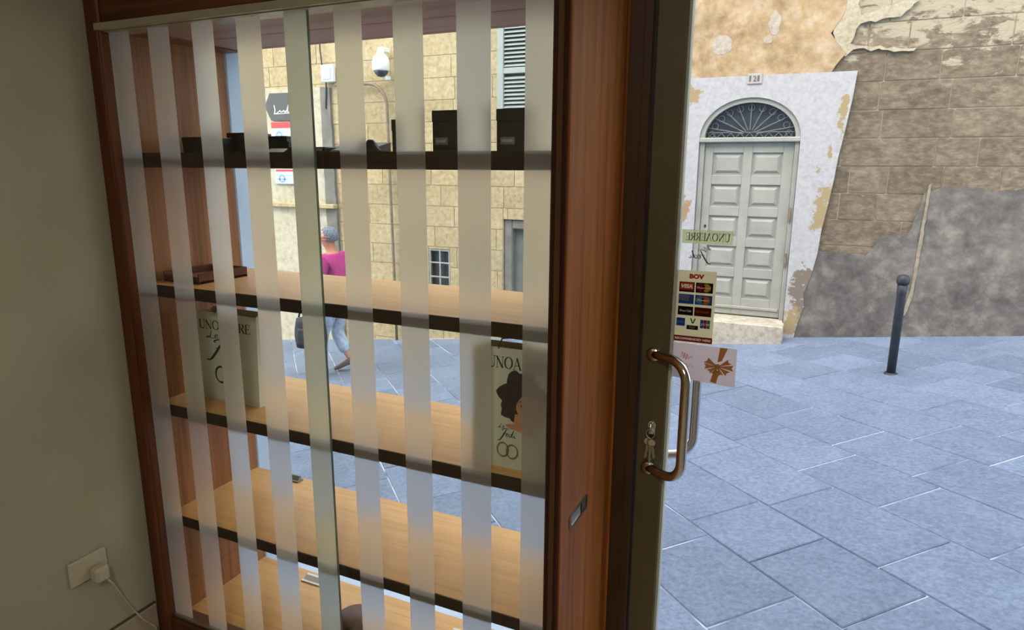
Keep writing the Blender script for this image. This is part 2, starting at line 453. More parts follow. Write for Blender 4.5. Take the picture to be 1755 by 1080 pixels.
def serif_letter(mb, ch, x):
    def L(a, b, w): ribbon(mb, [(x+a[0], a[1]), (x+b[0], b[1])], w)
    def S(cx, y, w=0.26): ribbon(mb, [(x+cx-w/2, y), (x+cx+w/2, y)], 0.045)
    if ch == 'U':
        L((.14, 1), (.14, .33), TK); S(.14, .98, .3); S(.66, .98, .24)
        pts = smooth_path([(.14, .36), (.2, .1), (.4, 0.02), (.6, .1), (.66, .36)]); ribbon(mb, [(x+a, b) for a, b in pts], [TK-(TK-TN)*i/(len(pts)-1) for i in range(len(pts))])
        L((.66, .33), (.66, 1), TN); return .82
    if ch == 'N':
        L((.13, 0), (.13, 1), TN); L((.08, .98), (.68, .02), TK); L((.68, 0), (.68, 1), TN); S(.13, .02); S(.68, .98); S(.08, .98, .2); return .84
    if ch == 'O':
        n = 24; pts = [(x+.42+.36*math.cos(2*math.pi*i/n), .5+.48*math.sin(2*math.pi*i/n)) for i in range(n+1)]
        ribbon(mb, pts, [TN+(TK-TN)*abs(math.cos(2*math.pi*i/n)) for i in range(n+1)]); return .88
    if ch == 'A':
        L((.08, 0), (.38, 1), TN); L((.36, 1), (.72, 0), TK); L((.18, .34), (.6, .34), TN); S(.08, .02); S(.72, .02, .3); return .84
    if ch == 'E':
        L((.14, 0), (.14, 1), TK); L((.05, .975), (.58, .975), TN); L((.05, .025), (.6, .025), TN); L((.14, .52), (.46, .52), TN)
        L((.58, 1), (.58, .8), TN); L((.6, 0), (.6, .22), TN); L((.46, .62), (.46, .42), TN); return .7
    if ch == 'R':
        L((.14, 0), (.14, 1), TK); S(.14, .02, .3); S(.1, .98, .22)
        pts = smooth_path([(.14, .975), (.4, .975), (.56, .86), (.56, .66), (.4, .53), (.14, .52)]); ribbon(mb, [(x+a, b) for a, b in pts], [TN+(0.09 if 8 < i < 22 else 0) for i in range(len(pts))])
        L((.34, .53), (.66, 0), TK); S(.68, .02, .2); return .76
    return .4
def serif_word(word):
    mb = MB(); x = 0
    for ch in word: x += serif_letter(mb, ch, x)
    return mb, x
def script_fedi():
    # a slanted handwritten pair of words, "Le" small above and "Fedi" large with a long descending F
    mb = MB()
    def st(pts, w): 
        q = smooth_path(pts); n = len(q); ribbon(mb, q, [w*(0.45+0.75*math.sin(math.pi*i/(n-1))) for i in range(n)])
    st([(.30, 1.62), (.22, 1.52), (.20, 1.30), (.10, 1.14), (.02, 1.18), (.10, 1.22), (.26, 1.12), (.40, 1.18)], .045)          # L
    st([(.40, 1.24), (.50, 1.28), (.50, 1.36), (.43, 1.36), (.40, 1.24), (.44, 1.14), (.58, 1.22)], .04)                        # e
    st([(.95, 1.02), (.72, 1.12), (.40, 1.00), (.36, .90), (.44, .88)], .06)                                                   # F bar
    st([(.74, 1.06), (.64, .80), (.48, .40), (.30, .02), (.16, -.22), (.02, -.28), (-.02, -.2)], .10)                          # F stem
    st([(.40, .52), (.58, .56), (.74, .60)], .05)                                                                             # F crossbar
    st([(.72, .34), (.86, .42), (.88, .56), (.78, .56), (.70, .36), (.76, .22), (.94, .32)], .06)                              # e
    st([(1.18, .52), (1.04, .56), (.94, .36), (1.00, .22), (1.12, .34), (1.24, .66), (1.34, .98), (1.22, .5), (1.18, .28), (1.24, .22), (1.36, .36)], .06)  # d
    st([(1.44, .54), (1.38, .30), (1.44, .22), (1.56, .34)], .06)                                                             # i
    st([(1.49, .74), (1.52, .78)], .09)
    return mb, 1.56
def rings_mark():
    mb = MB(); n = 28
    for cx, t in ((0.0, .12), (0.72, -.1)):
        for rr, w in ((0.5, .13),):
            pts = [(cx+0.42*math.cos(2*math.pi*i/n), 0.5*math.sin(2*math.pi*i/n)+t*0.3) for i in range(n+1)]
            ribbon(mb, pts, [w*(0.65+0.5*abs(math.cos(2*math.pi*i/n+0.6))) for i in range(n+1)])
    return mb, 1.6
def place_flat(name, mb, org, sx, sy, mat, parent, mirror=False, up=(0, 0, 1), right=(1, 0, 0), eps=0.0):
    """flat artwork drawn in x,y; org = its lower-left corner in the place"""
    R_, U_, O_ = Vector(right), Vector(up), Vector(org)
    vs_ = [O_+R_*((-v[0] if mirror else v[0])*sx)+U_*(v[1]*sy) for v in mb.v]
    return mesh_obj(name, vs_, mb.f, mat, parent)
def text_mesh(name, body, org, width, height, mat, parent, mirror=False, right=(1, 0, 0), up=(0, 0, 1), shear=0.0, bold=0.0):
    cu = bpy.data.curves.new('t', 'FONT'); cu.body = body; cu.size = 1.0; cu.shear = shear; cu.resolution_u = 2; cu.offset = bold
    ob = bpy.data.objects.new('t', cu); C.objects.link(ob)
    dg = bpy.context.evaluated_depsgraph_get()
    me = ob.evaluated_get(dg).to_mesh()
    vs_ = [Vector(v.co) for v in me.vertices]; fs = [tuple(p.vertices) for p in me.polygons]
    ob.evaluated_get(dg).to_mesh_clear(); bpy.data.objects.remove(ob); bpy.data.curves.remove(cu)
    x0 = min(v.x for v in vs_); x1 = max(v.x for v in vs_); y0 = min(v.y for v in vs_); y1 = max(v.y for v in vs_)
    mb = MB(); mb.v = [((v.x-x0)/(x1-x0), (v.y-y0)/(y1-y0), 0) for v in vs_]; mb.f = fs
    return place_flat(name, mb, org, width, height, mat, parent, mirror, up, right)

# ------------------------------------------------------------------ the setting: shop shell
def street_z(x): return -0.22 + 0.117*(x-0.23)
FY0, FY1 = 1.765, 1.87          # shop front: window plane and outer face
tag(box('floor', (-3.2, -3.0, -0.12), (2.6, 1.74, 0.0), 'shop_tile'), 'beige tiled shop floor inside the window', None, None, 'structure')
tag(box('ceiling', (-3.2, -3.0, 2.75), (2.6, 1.74, 2.87), 'shop_ceiling'), 'plain white shop ceiling', None, None, 'structure')
tag(box('wall_left', (-2.1, -3.0, 0.0), (-1.928, 1.74, 2.75), 'shop_wall'), 'olive grey painted shop wall left of the display cabinet', None, None, 'structure')
tag(box('wall_right', (2.5, -3.0, 0.0), (2.65, 1.74, 2.75), 'shop_wall'), 'painted shop wall on the right', None, None, 'structure')
tag(box('wall_back', (-2.1, -3.12, 0.0), (2.6, -3.0, 2.75), 'shop_wall'), 'painted shop wall behind the viewer', None, None, 'structure')
bb = thing('baseboard_left', (-1.928, 1.0, 0), 'row of beige skirting tiles along the foot of the left wall', None, None, 'structure')
for i in range(5):
    y1 = 1.318 - i*0.40
    box('tile', (-1.9275, y1-0.396, 0.0), (-1.917, y1, 0.132), 'shop_tile', bb, 0.002)
box('grout_line', (-1.9278, -0.7, 0.1325), (-1.923, 1.318, 0.139), 'grout', bb)
wf = thing('wall_front', (0, FY1, 0), 'shop facade above and around the window and door', None, None, 'structure')
for a, b in (((-9, FY0, -2.0), (-1.877, FY1, 6.0)), ((-1.877, FY0, 1.985), (-0.485, FY1, 6.0)), ((-0.485, FY0, 2.2), (0.70, FY1, 6.0)), ((-1.877, FY0, -2.0), (-0.485, FY1, 0.03)),
             ((-0.485, FY0, -2.0), (0.70, FY1, -0.02)), ((0.70, FY0, -2.0), (4.5, FY1, 6.0))):
    box('masonry', a, b, 'reveal_white', wf)
box('masonry', (-9, -3.0, 2.9), (4.5, FY0, 6.0), 'shop_wall', wf)

# ------------------------------------------------------------------ street paving
sp = thing('street_pavement', (0, 4, street_z(0)), 'bluish grey diagonal stone paving of the sloping street', None, None, 'structure')
mesh_obj('joint_bed', [(x, y, street_z(x)-0.007) for x, y in ((-16, 1.8), (6, 1.8), (6, 8.1), (-16, 8.1))], [(0, 1, 2, 3)], 'paving_joint', sp)
U2 = Vector((0.70, -0.714)).normalized(); N2 = Vector((0.714, 0.70)).normalized()
def clip(poly, rect):
    (xa, ya, xb, yb) = rect
    for ax, lim, sgn in ((0, xa, 1), (0, xb, -1), (1, ya, 1), (1, yb, -1)):
        out = []
        for i in range(len(poly)):
            p, q = poly[i], poly[(i+1) % len(poly)]
            ip, iq = (p[ax]-lim)*sgn >= 0, (q[ax]-lim)*sgn >= 0
            if ip: out.append(p)
            if ip != iq:
                t = (lim-p[ax])/(q[ax]-p[ax]); out.append((p[0]+(q[0]-p[0])*t, p[1]+(q[1]-p[1])*t))
        poly = out
        if len(poly) < 3: return []
    return poly
anchors = {0: [-2.0, -2.62, -1.5], 1: [-2.31, -2.79, -1.75], 2: [-2.0, -2.72, -3.5], 3: [-3.0, -2.42, -3.62], 4: [-3.2, -3.85, -2.6], 5: [-3.6, -4.2, -3.0], -1: [-1.8, -2.4]}
rows_n = []
n_slab = 0
extra = MB()
for k in range(-14, 14):
    n0, n1 = 1.594+0.465*k, 1.594+0.465*(k+1)
    anc = sorted(anchors.get(k, []))
    ss = []
    s = -12.0 + random.random()*0.6
    while s < 8:
        if anc and s > anc[0]-0.75 and s < anc[-1]:
            ss += anc; s = anc[-1]
        ss.append(s); s += random.choice((0.46, 0.52, 0.6, 0.68, 0.74))
    ss = sorted(set(ss))
    for a, b in zip(ss[:-1], ss[1:]):
        if b-a < 0.12: continue
        g = 0.0045
        q = [U2*(a+g)+N2*(n0+g), U2*(b-g)+N2*(n0+g), U2*(b-g)+N2*(n1-g), U2*(a+g)+N2*(n1-g)]
        poly = clip([(v.x, v.y) for v in q], (-15, 1.88, 5.5, 7.96))
        if not poly: continue
        cx = sum(p[0] for p in poly)/len(poly); cy = sum(p[1] for p in poly)/len(poly)
        dz = random.uniform(-0.0025, 0.0025)
        vtop = [(cx+(x-cx)*(1-0.006/max(0.1, math.hypot(x-cx, y-cy))), cy+(y-cy)*(1-0.006/max(0.1, math.hypot(x-cx, y-cy))), street_z(x)+dz) for x, y in poly]
        vmid = [(x, y, street_z(x)+dz-0.005) for x, y in poly]; vbot = [(x, y, street_z(x)-0.03) for x, y in poly]
        n = len(poly); vv = vtop+vmid+vbot
        ff = [tuple(range(n))]+[(i, n+i, n+(i+1) % n, (i+1) % n) for i in range(n)]+[(n+i, 2*n+i, 2*n+(i+1) % n, n+(i+1) % n) for i in range(n)]
        shown = (cx > -1.05*cy-0.6 and cx < 0.42*cy+0.3 and cx > -8.6)
        if shown and n_slab < 290:
            n_slab += 1
            mesh_obj('paving_slab', vv, ff, 'paving', sp)
        else: extra.add(vv, ff)
ex = mesh_obj('paving_slabs_beyond', extra.v, extra.f, 'paving', sp); ex['kind'] = 'stuff'

# ------------------------------------------------------------------ opposite building
YW = 7.98
wo_ = thing('wall_opposite', (-3, YW, street_z(-3)), 'old yellow limestone house wall across the street', None, None, 'structure')
holes = [(-1.302, -0.252, -0.8, 2.35), (-4.93, -4.59, -0.2, 0.475), (-3.775, -2.95, -1.0, 0.925)]
def base_wall():
    xs = sorted({-16, 6} | {h[0] for h in holes} | {h[1] for h in holes}); zs = sorted({-3, 4.5} | {h[2] for h in holes} | {h[3] for h in holes})
    mb = MB()
    for i in range(len(xs)-1):
        for j in range(len(zs)-1):
            cx, cz = (xs[i]+xs[i+1])/2, (zs[j]+zs[j+1])/2
            if any(h[0] < cx < h[1] and h[2] < cz < h[3] for h in holes): continue
            mb.box((xs[i], YW+0.02, zs[j]), (xs[i+1], YW+0.45, zs[j+1]))
    return mb
base_wall().obj('wall_core', 'mortar', wo_)
box('wall_core', (-16, YW+0.45, -3), (6, YW+0.6, 4.5), 'mortar', wo_)
bm_ = MB().box((-0.5, -0.5, -0.5), (0.5, 0.5, 0.5), 0.02)
proto = {}
for mt in ('limestone_pale', 'limestone_grey'):
    o = bm_.obj('stone', mt, None); proto[mt] = o.data; bpy.data.objects.remove(o)
nst = 0
rest = {'limestone_pale': MB(), 'limestone_grey': MB()}
def covered(x0, x1, z0, z1):
    if x0 > -1.75 and x1 < -0.3 and z1 < 2.56: return True
    if x0 > -2.35 and x1 < -0.1 and z0 > 2.56: return True
    if x1 < -6.7 and z0 < 2.55 and z1 < 2.72: return True
    return False
k = -10
while True:
    z0 = 1.348+0.279*k; z1 = z0+0.279; k += 1
    if z0 > 4.2: break
    x = -9.2+random.random()*0.5
    while x < 2.6:
        right = x > -0.45
        w = random.choice((0.36, 0.48, 0.62, 0.85)) if right else random.choice((0.55, 0.7, 0.8, 0.95))
        a, b = x, x+w; x = b
        segs = [(a, b, z0, z1)]
        for h in holes:
            out = []
            for (p, q, c, d) in segs:
                if q <= h[0] or p >= h[1] or d <= h[2] or c >= h[3]: out.append((p, q, c, d)); continue
                if p < h[0]: out.append((p, h[0], c, d))
                if q > h[1]: out.append((h[1], q, c, d))
                if d > h[3]+0.02: out.append((max(p, h[0]), min(q, h[1]), h[3], d))
                if c < h[2]-0.02: out.append((max(p, h[0]), min(q, h[1]), c, h[2]))
            segs = out
        for (p, q, c, d) in segs:
            if q-p < 0.05 or d-c < 0.03 or covered(p, q, c, d) or d < street_z(q)-0.05: continue
            mt = 'limestone_grey' if (p+q)/2 > -0.45 else 'limestone_pale'
            g = 0.006 if mt == 'limestone_grey' else 0.0045
            pr = random.uniform(0.0, 0.010) if mt == 'limestone_grey' else random.uniform(0, 0.003)
            ctr = ((p+q)/2, YW+0.030-pr/2, (c+d)/2); siz = (q-p-g*2, 0.035+pr, d-c-g*2)
            if nst < 295 and c < 3.55 and p > -8.4:
                nst += 1
                o = bpy.data.objects.new('stone', proto[mt]); C.objects.link(o)
                o.location = ctr; o.scale = siz
                o.parent = wo_; o.matrix_parent_inverse = wo_.matrix_world.inverted()
            else:
                rest[mt].box(tuple(ctr[i]-siz[i]/2 for i in range(3)), tuple(ctr[i]+siz[i]/2 for i in range(3)))
for mt, mb in rest.items():
    if mb.v: mb.obj('stones_beyond', mt, wo_)['kind'] = 'stuff'
def jag(pts, amp=0.02, step=0.09):
    out = []
    for i in range(len(pts)):
        a, b = pts[i], pts[(i+1) % len(pts)]
        out.append(a)
        if len(a) > 2: continue
        n = int(math.hypot(b[0]-a[0], b[1]-a[1])/step)
        for j in range(1, n):
            t = j/n; out.append((a[0]+(b[0]-a[0])*t+random.uniform(-amp, amp), a[1]+(b[1]-a[1])*t+random.uniform(-amp, amp)))
    return [(p[0], p[1]) for p in out]
# ochre render above the whitewash
MB().prism(jag([(-2.5, 2.555, 1), (-0.02, 2.565), (0.10, 2.75), (-0.06, 2.95), (0.05, 3.15), (0.12, 3.5), (0.1, 4.45, 1), (-2.6, 4.45)], 0.025), YW-0.032, YW+0.03).obj('ochre_render', 'ochre_render', wo_)
for cx, cz, w_, h_ in ((-0.60, 3.09, 0.07, 0.13), (-1.13, 2.90, 0.12, 0.12), (-0.66, 2.93, 0.05, 0.05)):
    MB().prism(jag([(cx+w_*math.cos(i*math.pi/5)*random.uniform(.7, 1.1), cz+h_*math.sin(i*math.pi/5)*random.uniform(.7, 1.1)) for i in range(10)], 0.008, 0.03), YW-0.034, YW).obj('bare_patch', 'bare_plaster', wo_)
# pale lime smear on the corner of the render
MB().prism(jag([(0.02, 2.74), (0.10, 2.72), (0.16, 2.78), (0.7, 2.735), (0.72, 2.76), (0.3, 2.80), (0.13, 2.84), (0.20, 3.02), (0.55, 3.06), (0.7, 3.2), (0.6, 3.22), (0.2, 3.1), (0.12, 3.4), (0.03, 3.3), (-0.04, 2.95)], 0.016, 0.05), YW-0.028, YW).obj('lime_smear', 'edge_lime', wo_)
# whitewashed door surround
arc = [(-0.777+0.527*math.cos(math.radians(t)), 1.925+0.425*math.sin(math.radians(t))) for t in range(0, 181, 9)]
edge_r = [(0.225, 2.572), (0.205, 2.3), (0.17, 2.0), (0.13, 1.7), (0.115, 1.5), (0.08, 1.2), (0.045, 0.95), (0.03, 0.7), (-0.01, 0.45), (-0.07, 0.25), (-0.05, 0.1), (-0.10, -0.1), (-0.13, -0.3)]
outl = [(-1.70, -0.5), (-1.62, 1.0), (-1.66, 2.0), (-1.70, 2.575)] + edge_r + [(-0.25, -0.33)] + arc + [(-1.304, -0.5)]
MB().prism(outl, YW-0.040, YW+0.03).obj('whitewash_surround', 'whitewash', wo_)
# grey cement render at the foot of the wall on the right
MB().prism(jag([(-0.24, -0.34, 1), (-0.17, 0.2), (-0.06, 0.5), (-0.02, 0.71), (0.30, 0.72), (0.50, 0.70), (0.62, 0.90), (0.86, 0.95), (0.95, 1.35), (1.15, 1.45), (1.5, 1.4), (2.8, 1.5), (2.8, -0.1, 1)], 0.02, 0.07), YW-0.030, YW+0.02).obj('cement_render', 'dark_cement', wo_)
MB().prism(jag([(0.985, 1.45), (1.002, 1.45), (0.993, 0.9), (0.975, 0.3), (0.93, 0.1), (0.85, 0.06), (0.9, 0.12), (0.945, 0.35), (0.962, 0.9)], 0.004, 0.05), YW-0.042, YW).obj('mortar_seam', 'mortar_seam', wo_)
# left: cream rendered bay, string course and cement strip
MB().prism([(-9.2, -1.5), (-9.2, 2.72), (-6.655, 2.70), (-6.66, -1.1)], YW-0.03, YW+0.03).obj('cream_render', 'cream_render', wo_)
box('string_course', (-9.2, YW-0.11, 0.985), (-6.46, YW, 1.05), 'limestone_pale', wo_, 0.01)
MB().prism(jag([(-6.66, -1.05), (-6.655, 2.70), (-6.49, 2.69), (-6.47, 1.0), (-6.44, -1.05)], 0.008, 0.15), YW-0.036, YW+0.02).obj('cement_strip', 'cement_grey', wo_)

# doorstep and arched door across the street
tag(MB().box((-1.42, YW-0.36, -0.62), (-0.235, YW-0.1125, -0.085), 0.012).obj('doorstep', 'step_stone'), 'pale stone doorstep under the arched door across the street', 'step')
d2o = thing('door_2', (-0.777, YW, -0.08), 'pale grey ten-panel door under a fanlight across the street', None, None, 'structure')
DY = YW+0.045
ox, oz = -0.777, 1.925
def arch_ring(rx0, rz0, rx1, rz1, y0, y1, name, mat, parent):
    n = 24; mb = MB()
    o_ = [(ox+rx1*math.cos(math.pi*i/n), oz+rz1*math.sin(math.pi*i/n)) for i in range(n+1)]
    i_ = [(ox+rx0*math.cos(math.pi*i/n), oz+rz0*math.sin(math.pi*i/n)) for i in range(n+1)]
    for k in range(n):
        mb.prism([o_[k], o_[k+1], i_[k+1], i_[k]], y0, y1)
    return mb.obj(name, mat, parent)
box('frame_post', (-1.302, DY-0.05, -0.085), (-1.245, DY+0.05, 1.90), 'door_paint_frame', d2o, 0.006)
box('frame_post', (-0.30, DY-0.05, -0.085), (-0.252, DY+0.05, 1.90), 'door_paint_frame', d2o, 0.006)
box('transom', (-1.31, DY-0.085, 1.878), (-0.244, DY+0.05, 1.932), 'door_paint', d2o, 0.01)
arch_ring(0.475, 0.375, 0.527, 0.424, DY-0.06, DY+0.05, 'arch_frame', 'door_paint', d2o)
fan = MB().prism([(ox+0.478*math.cos(math.pi*i/24), oz+0.378*math.sin(math.pi*i/24)) for i in range(25)], DY+0.03, DY+0.04).obj('fanlight_pane', 'dark_glass', d2o)
for i in range(1, 10):
    t = math.pi*i/10
    a = Vector((ox+0.07*math.cos(t), DY, oz+0.03+0.055*math.sin(t))); b = Vector((ox+0.47*math.cos(t), DY, oz+0.37*math.sin(t)))
    MB().tube([a, b], 0.0075, 6).obj('fanlight_bar', 'fan_iron', d2o)
for i in range(11):
    t = math.pi*(i+0.5)/11; c = Vector((ox+0.41*math.cos(t), DY, oz+0.325*math.sin(t)))
    MB().tube([c+Vector((0.033*math.cos(q*math.pi/6), 0, 0.033*math.sin(q*math.pi/6))) for q in range(13)], 0.0055, 5, False).obj('fanlight_scroll', 'fan_iron', d2o)
for i in range(9):
    c = Vector((ox-0.40+0.1*i, DY, oz+0.032))
    MB().tube([c+Vector((-0.042, 0, -0.022)), c+Vector((0, 0, 0.024)), c+Vector((0.042, 0, -0.022))], 0.0065, 5).obj('fanlight_scroll', 'fan_iron', d2o)
MB().tube([(ox-0.46, DY, oz+0.062), (ox+0.46, DY, oz+0.062)], 0.006, 5).obj('fanlight_bar', 'fan_iron', d2o)
box('threshold', (-1.301, YW-0.112, -0.62), (-0.253, YW+0.12, -0.083), 'step_stone', d2o, 0.006)
leaf = box('door_leaf', (-1.243, DY+0.012, -0.07), (-0.302, DY+0.05, 1.876), 'door_paint', d2o)
rowsz = [(1.767, 1.522), (1.418, 1.170), (1.066, 0.822), (0.721, 0.475), (0.368, 0.126)]
cols = [(-1.152, -0.825), (-0.728, -0.412)]
# stiles and rails stand proud of the leaf, the raised panels sit in between
for a, b in ((-1.243, -1.152), (-0.825, -0.728), (-0.412, -0.302)): box('door_stile', (a, DY-0.012, -0.07), (b, DY+0.012, 1.876), 'door_paint', leaf, 0.004)
zs = [1.876] + [z for r in rowsz for z in r] + [-0.07]
for i in range(0, len(zs), 2):
    for c0, c1 in cols: box('door_rail', (c0, DY-0.012, zs[i+1]), (c1, DY+0.012, zs[i]), 'door_paint', leaf, 0.004)
for z1, z0 in rowsz:
    for c0, c1 in cols:
        mb = MB(); i1, i2 = 0.022, 0.052
        A = [(c0+i1, DY+0.011, z0+i1), (c1-i1, DY+0.011, z0+i1), (c1-i1, DY+0.011, z1-i1), (c0+i1, DY+0.011, z1-i1)]
        B = [(c0+i2, DY-0.010, z0+i2), (c1-i2, DY-0.010, z0+i2), (c1-i2, DY-0.010, z1-i2), (c0+i2, DY-0.010, z1-i2)]
        mb.add(A+B, [(4, 5, 6, 7), (0, 1, 5, 4), (1, 2, 6, 5), (2, 3, 7, 6), (3, 0, 4, 7)]).obj('door_panel', 'door_paint', leaf)
box('drip_board', (-1.235, DY-0.03, 0.0), (-0.32, DY-0.012, 0.035), 'door_paint', leaf, 0.006)
box('lock_plate', (-1.20, DY-0.02, 0.925), (-1.175, DY-0.01, 0.96), 'iron_dark', leaf, 0.003)
for z in (1.08, 0.58): 
    MB().tube([(-0.29, DY-0.06, z-0.06), (-0.288, DY-0.064, z), (-0.29, DY-0.06, z+0.10)], [0.009, 0.013, 0.008], 8).obj('hinge', 'rust', d2o)
npl = thing('house_number_plate', (-0.76, YW-0.04, 2.493), 'small white house number plate above the arched door', 'number plate')
box('plate', (-0.835, YW-0.055, 2.485), (-0.685, YW-0.038, 2.592), 'plate_marble', npl, 0.004)
for i, ch in enumerate('121'): text_mesh('digit', ch, (-0.818+i*0.042, YW-0.0557, 2.508), 0.022 if ch == '1' else 0.034, 0.062, 'ink_soft', npl, bold=0.03)

# louvred shutter, barred window, niche door
sh = thing('louvred_shutter', (-3.2, YW, 1.8), 'pale green louvred window shutter across the street behind the black boxes', 'shutter')
SX0, SX1, SXM = -3.835, -2.60, -3.217
box('frame_post', (SX0, YW-0.06, 1.78), (SX0+0.088, YW-0.005, 4.1), 'shutter_paint', sh, 0.006)
box('frame_post', (SX1-0.088, YW-0.06, 1.78), (SX1, YW-0.005, 4.1), 'shutter_paint', sh, 0.006)
box('frame_post', (SXM-0.03, YW-0.06, 1.78), (SXM+0.03, YW-0.005, 4.1), 'shutter_paint', sh, 0.006)
for z0, z1 in ((1.78, 1.87), (2.735, 2.805), (4.02, 4.1)): box('cross_rail', (SX0+0.088, YW-0.055, z0), (SX1-0.088, YW-0.006, z1), 'shutter_paint', sh, 0.004)
box('backing_board', (SX0+0.05, YW-0.0045, 1.8), (SX1-0.05, YW+0.0, 4.05), 'iron_dark', sh)
slat = None
for zz in [1.895+0.049*i for i in range(17)] + [2.83+0.049*i for i in range(24)]:
    for x0, x1 in ((SX0+0.09, SXM-0.032), (SXM+0.032, SX1-0.09)):
        if slat is None:
            w = x1-x0
            slat = MB().add([(-w/2, -0.046, -0.012), (w/2, -0.046, -0.012), (w/2, -0.046, -0.004), (-w/2, -0.046, -0.004), (-w/2, -0.012, 0.016), (w/2, -0.012, 0.016), (w/2, -0.012, 0.024), (-w/2, -0.012, 0.024)],
                            [(0, 1, 2, 3), (3, 2, 6, 7), (0, 4, 5, 1), (4, 7, 6, 5), (0, 3, 7, 4), (1, 5, 6, 2)]).obj('slat', 'shutter_paint', None).data
            bpy.data.objects.remove(bpy.data.objects['slat'])
        o = bpy.data.objects.new('slat', slat); C.objects.link(o); o.location = ((x0+x1)/2, YW, zz)
        o.parent = sh; o.matrix_parent_inverse = sh.matrix_world.inverted()
bw = thing('barred_window', (-4.76, YW, -0.2), 'small dark cellar window with a grey iron grid', 'window')
box('pane', (-4.93, YW+0.10, -0.2), (-4.59, YW+0.11, 0.475), 'dark_glass', bw)
for x in (-4.915, -4.755, -4.605): box('bar', (x-0.011, YW+0.02, -0.2), (x+0.011, YW+0.042, 0.475), 'iron_light', bw, 0.003)
for z in (0.46, 0.285, 0.085, -0.1): box('bar', (-4.93, YW+0.018, z-0.01), (-4.59, YW+0.044, z+0.01), 'iron_light', bw, 0.003)
nd = thing('door_3', (-3.36, YW, -0.6), 'plain grey-green low doorway in a weathered stone frame', None, None, 'structure')
box('door_leaf', (-3.66, YW+0.14, -0.9), (-2.95, YW+0.19, 0.81), 'niche_paint', nd)
box('frame_post', (-3.775, YW+0.04, -0.9), (-3.655, YW+0.18, 0.925), 'cement_grey', nd, 0.015)
box('lintel', (-3.655, YW+0.04, 0.80), (-2.95, YW+0.18, 0.925), 'cement_grey', nd, 0.015)
for x in (-3.43, -3.2): box('door_board', (x-0.108, YW+0.128, -0.85), (x+0.108, YW+0.14, 0.78), 'niche_paint', nd, 0.004)

# wall furniture
cc = thing('security_camera', (-5.48, YW, 2.78), 'white dome security camera on the yellow wall', 'camera')
box('bracket', (-5.50, YW-0.20, 3.08), (-5.44, YW-0.03, 3.14), 'white_plastic', cc, 0.008)
MB().lathe([(0.03, 0.33), (0.045, 0.30), (0.05, 0.26), (0.095, 0.22), (0.115, 0.17), (0.118, 0.06), (0.105, 0.045)], (-5.475, YW-0.20, 2.79), 20).obj('housing', 'white_plastic', cc, True)
MB().lathe([(0.02, -0.03), (0.055, -0.018), (0.085, 0.015), (0.10, 0.05)], (-5.475, YW-0.20, 2.79), 20).obj('dome', 'dark_glass', cc, True)
box('lower_clip', (-5.52, YW-0.06, 2.74), (-5.44, YW-0.03, 2.79), 'white_plastic', cc, 0.006)
jb = thing('junction_box', (-6.47, YW, 2.75), 'white electrical junction box on the wall above the grey strip', 'junction box')
box('housing', (-6.575, YW-0.10, 2.755), (-6.365, YW-0.03, 2.985), 'white_plastic', jb, 0.01)
box('cover', (-6.545, YW-0.108, 2.785), (-6.395, YW-0.10, 2.955), 'sign_white', jb, 0.006)
MB().tube([(-6.52, YW-0.06, 2.755), (-6.53, YW-0.05, 2.70), (-6.56, YW-0.045, 2.4)], 0.01, 6).obj('cable', 'iron_dark', jb)
MB().tube([(-6.60, YW-0.045, 3.9), (-6.61, YW-0.045, 3.2), (-6.575, YW-0.05, 2.9)], 0.010, 6).obj('cable', 'iron_dark', jb)
pipe_pts = [(-6.36, 2.715), (-6.0, 2.71)] + [(-5.80+0.30*math.sin(t*math.pi/16)-0.0, 2.395+0.31*math.cos(t*math.pi/16)) for t in range(0, 9)] + [(-5.495, 2.0), (-5.49, 1.4), (-5.468, 0.0), (-5.46, street_z(-5.46)-0.02)]
tag(MB().tube([(x, YW-0.06, z) for x, z in pipe_pts], 0.021, 10).obj('drain_pipe', 'pipe_brown', None, True), 'thin bent pipe running down the yellow wall to the street', 'pipe')
ars = thing('arrow_sign', (-7.4, YW, 2.26), 'dark grey arrow-shaped sign with white script, pointing left', 'sign')
MB().prism([(-7.68, 2.465), (-7.575, 2.645), (-7.0, 2.64), (-7.0, 2.255), (-7.575, 2.26)], YW-0.07, YW-0.045).obj('board', 'sign_dark', ars)
mbx = MB()
for pts in ([(0, .9), (.05, .3), (0, 0), (.2, .02), (.32, .2)], [(.36, .15), (.42, .3), (.48, .1), (.58, .2)], [(.6, .1), (.7, .3), (.78, .05), (.86, .25)], [(.9, .1), (1.05, .9), (.98, .2), (1.12, .1), (1.22, .3)], [(-.05, -.08), (1.25, -.02)]):
    ribbon(mbx, smooth_path(pts), .05)
place_flat('lettering', mbx, (-7.50, YW-0.0706, 2.36), 0.26, 0.13, 'ink_white', ars)
ns = thing('notice_board', (-7.4, YW, 1.33), 'white street notice with a red band below the arrow sign', 'sign')
box('panel', (-7.585, YW-0.065, 1.33), (-7.0, YW-0.045, 2.235), 'sign_white', ns, 0.003)
box('red_band', (-7.583, YW-0.068, 2.148), (-7.002, YW-0.0652, 2.232), 'sign_red', ns)
box('red_strip', (-7.55, YW-0.067, 1.515), (-7.03, YW-0.0652, 1.545), 'sign_red', ns)
for z in (2.04, 1.41):
    mbr = MB(); ribbon(mbr, [(0.05*math.cos(q*math.pi/8), 0.05*math.sin(q*math.pi/8)) for q in range(17)], 0.022)
    ribbon(mbr, [(-0.09, -0.01), (0.09, -0.01)], 0.015)
    place_flat('emblem', mbr, (-7.44, YW-0.0658, z), 1, 1, 'sign_blue', ns)

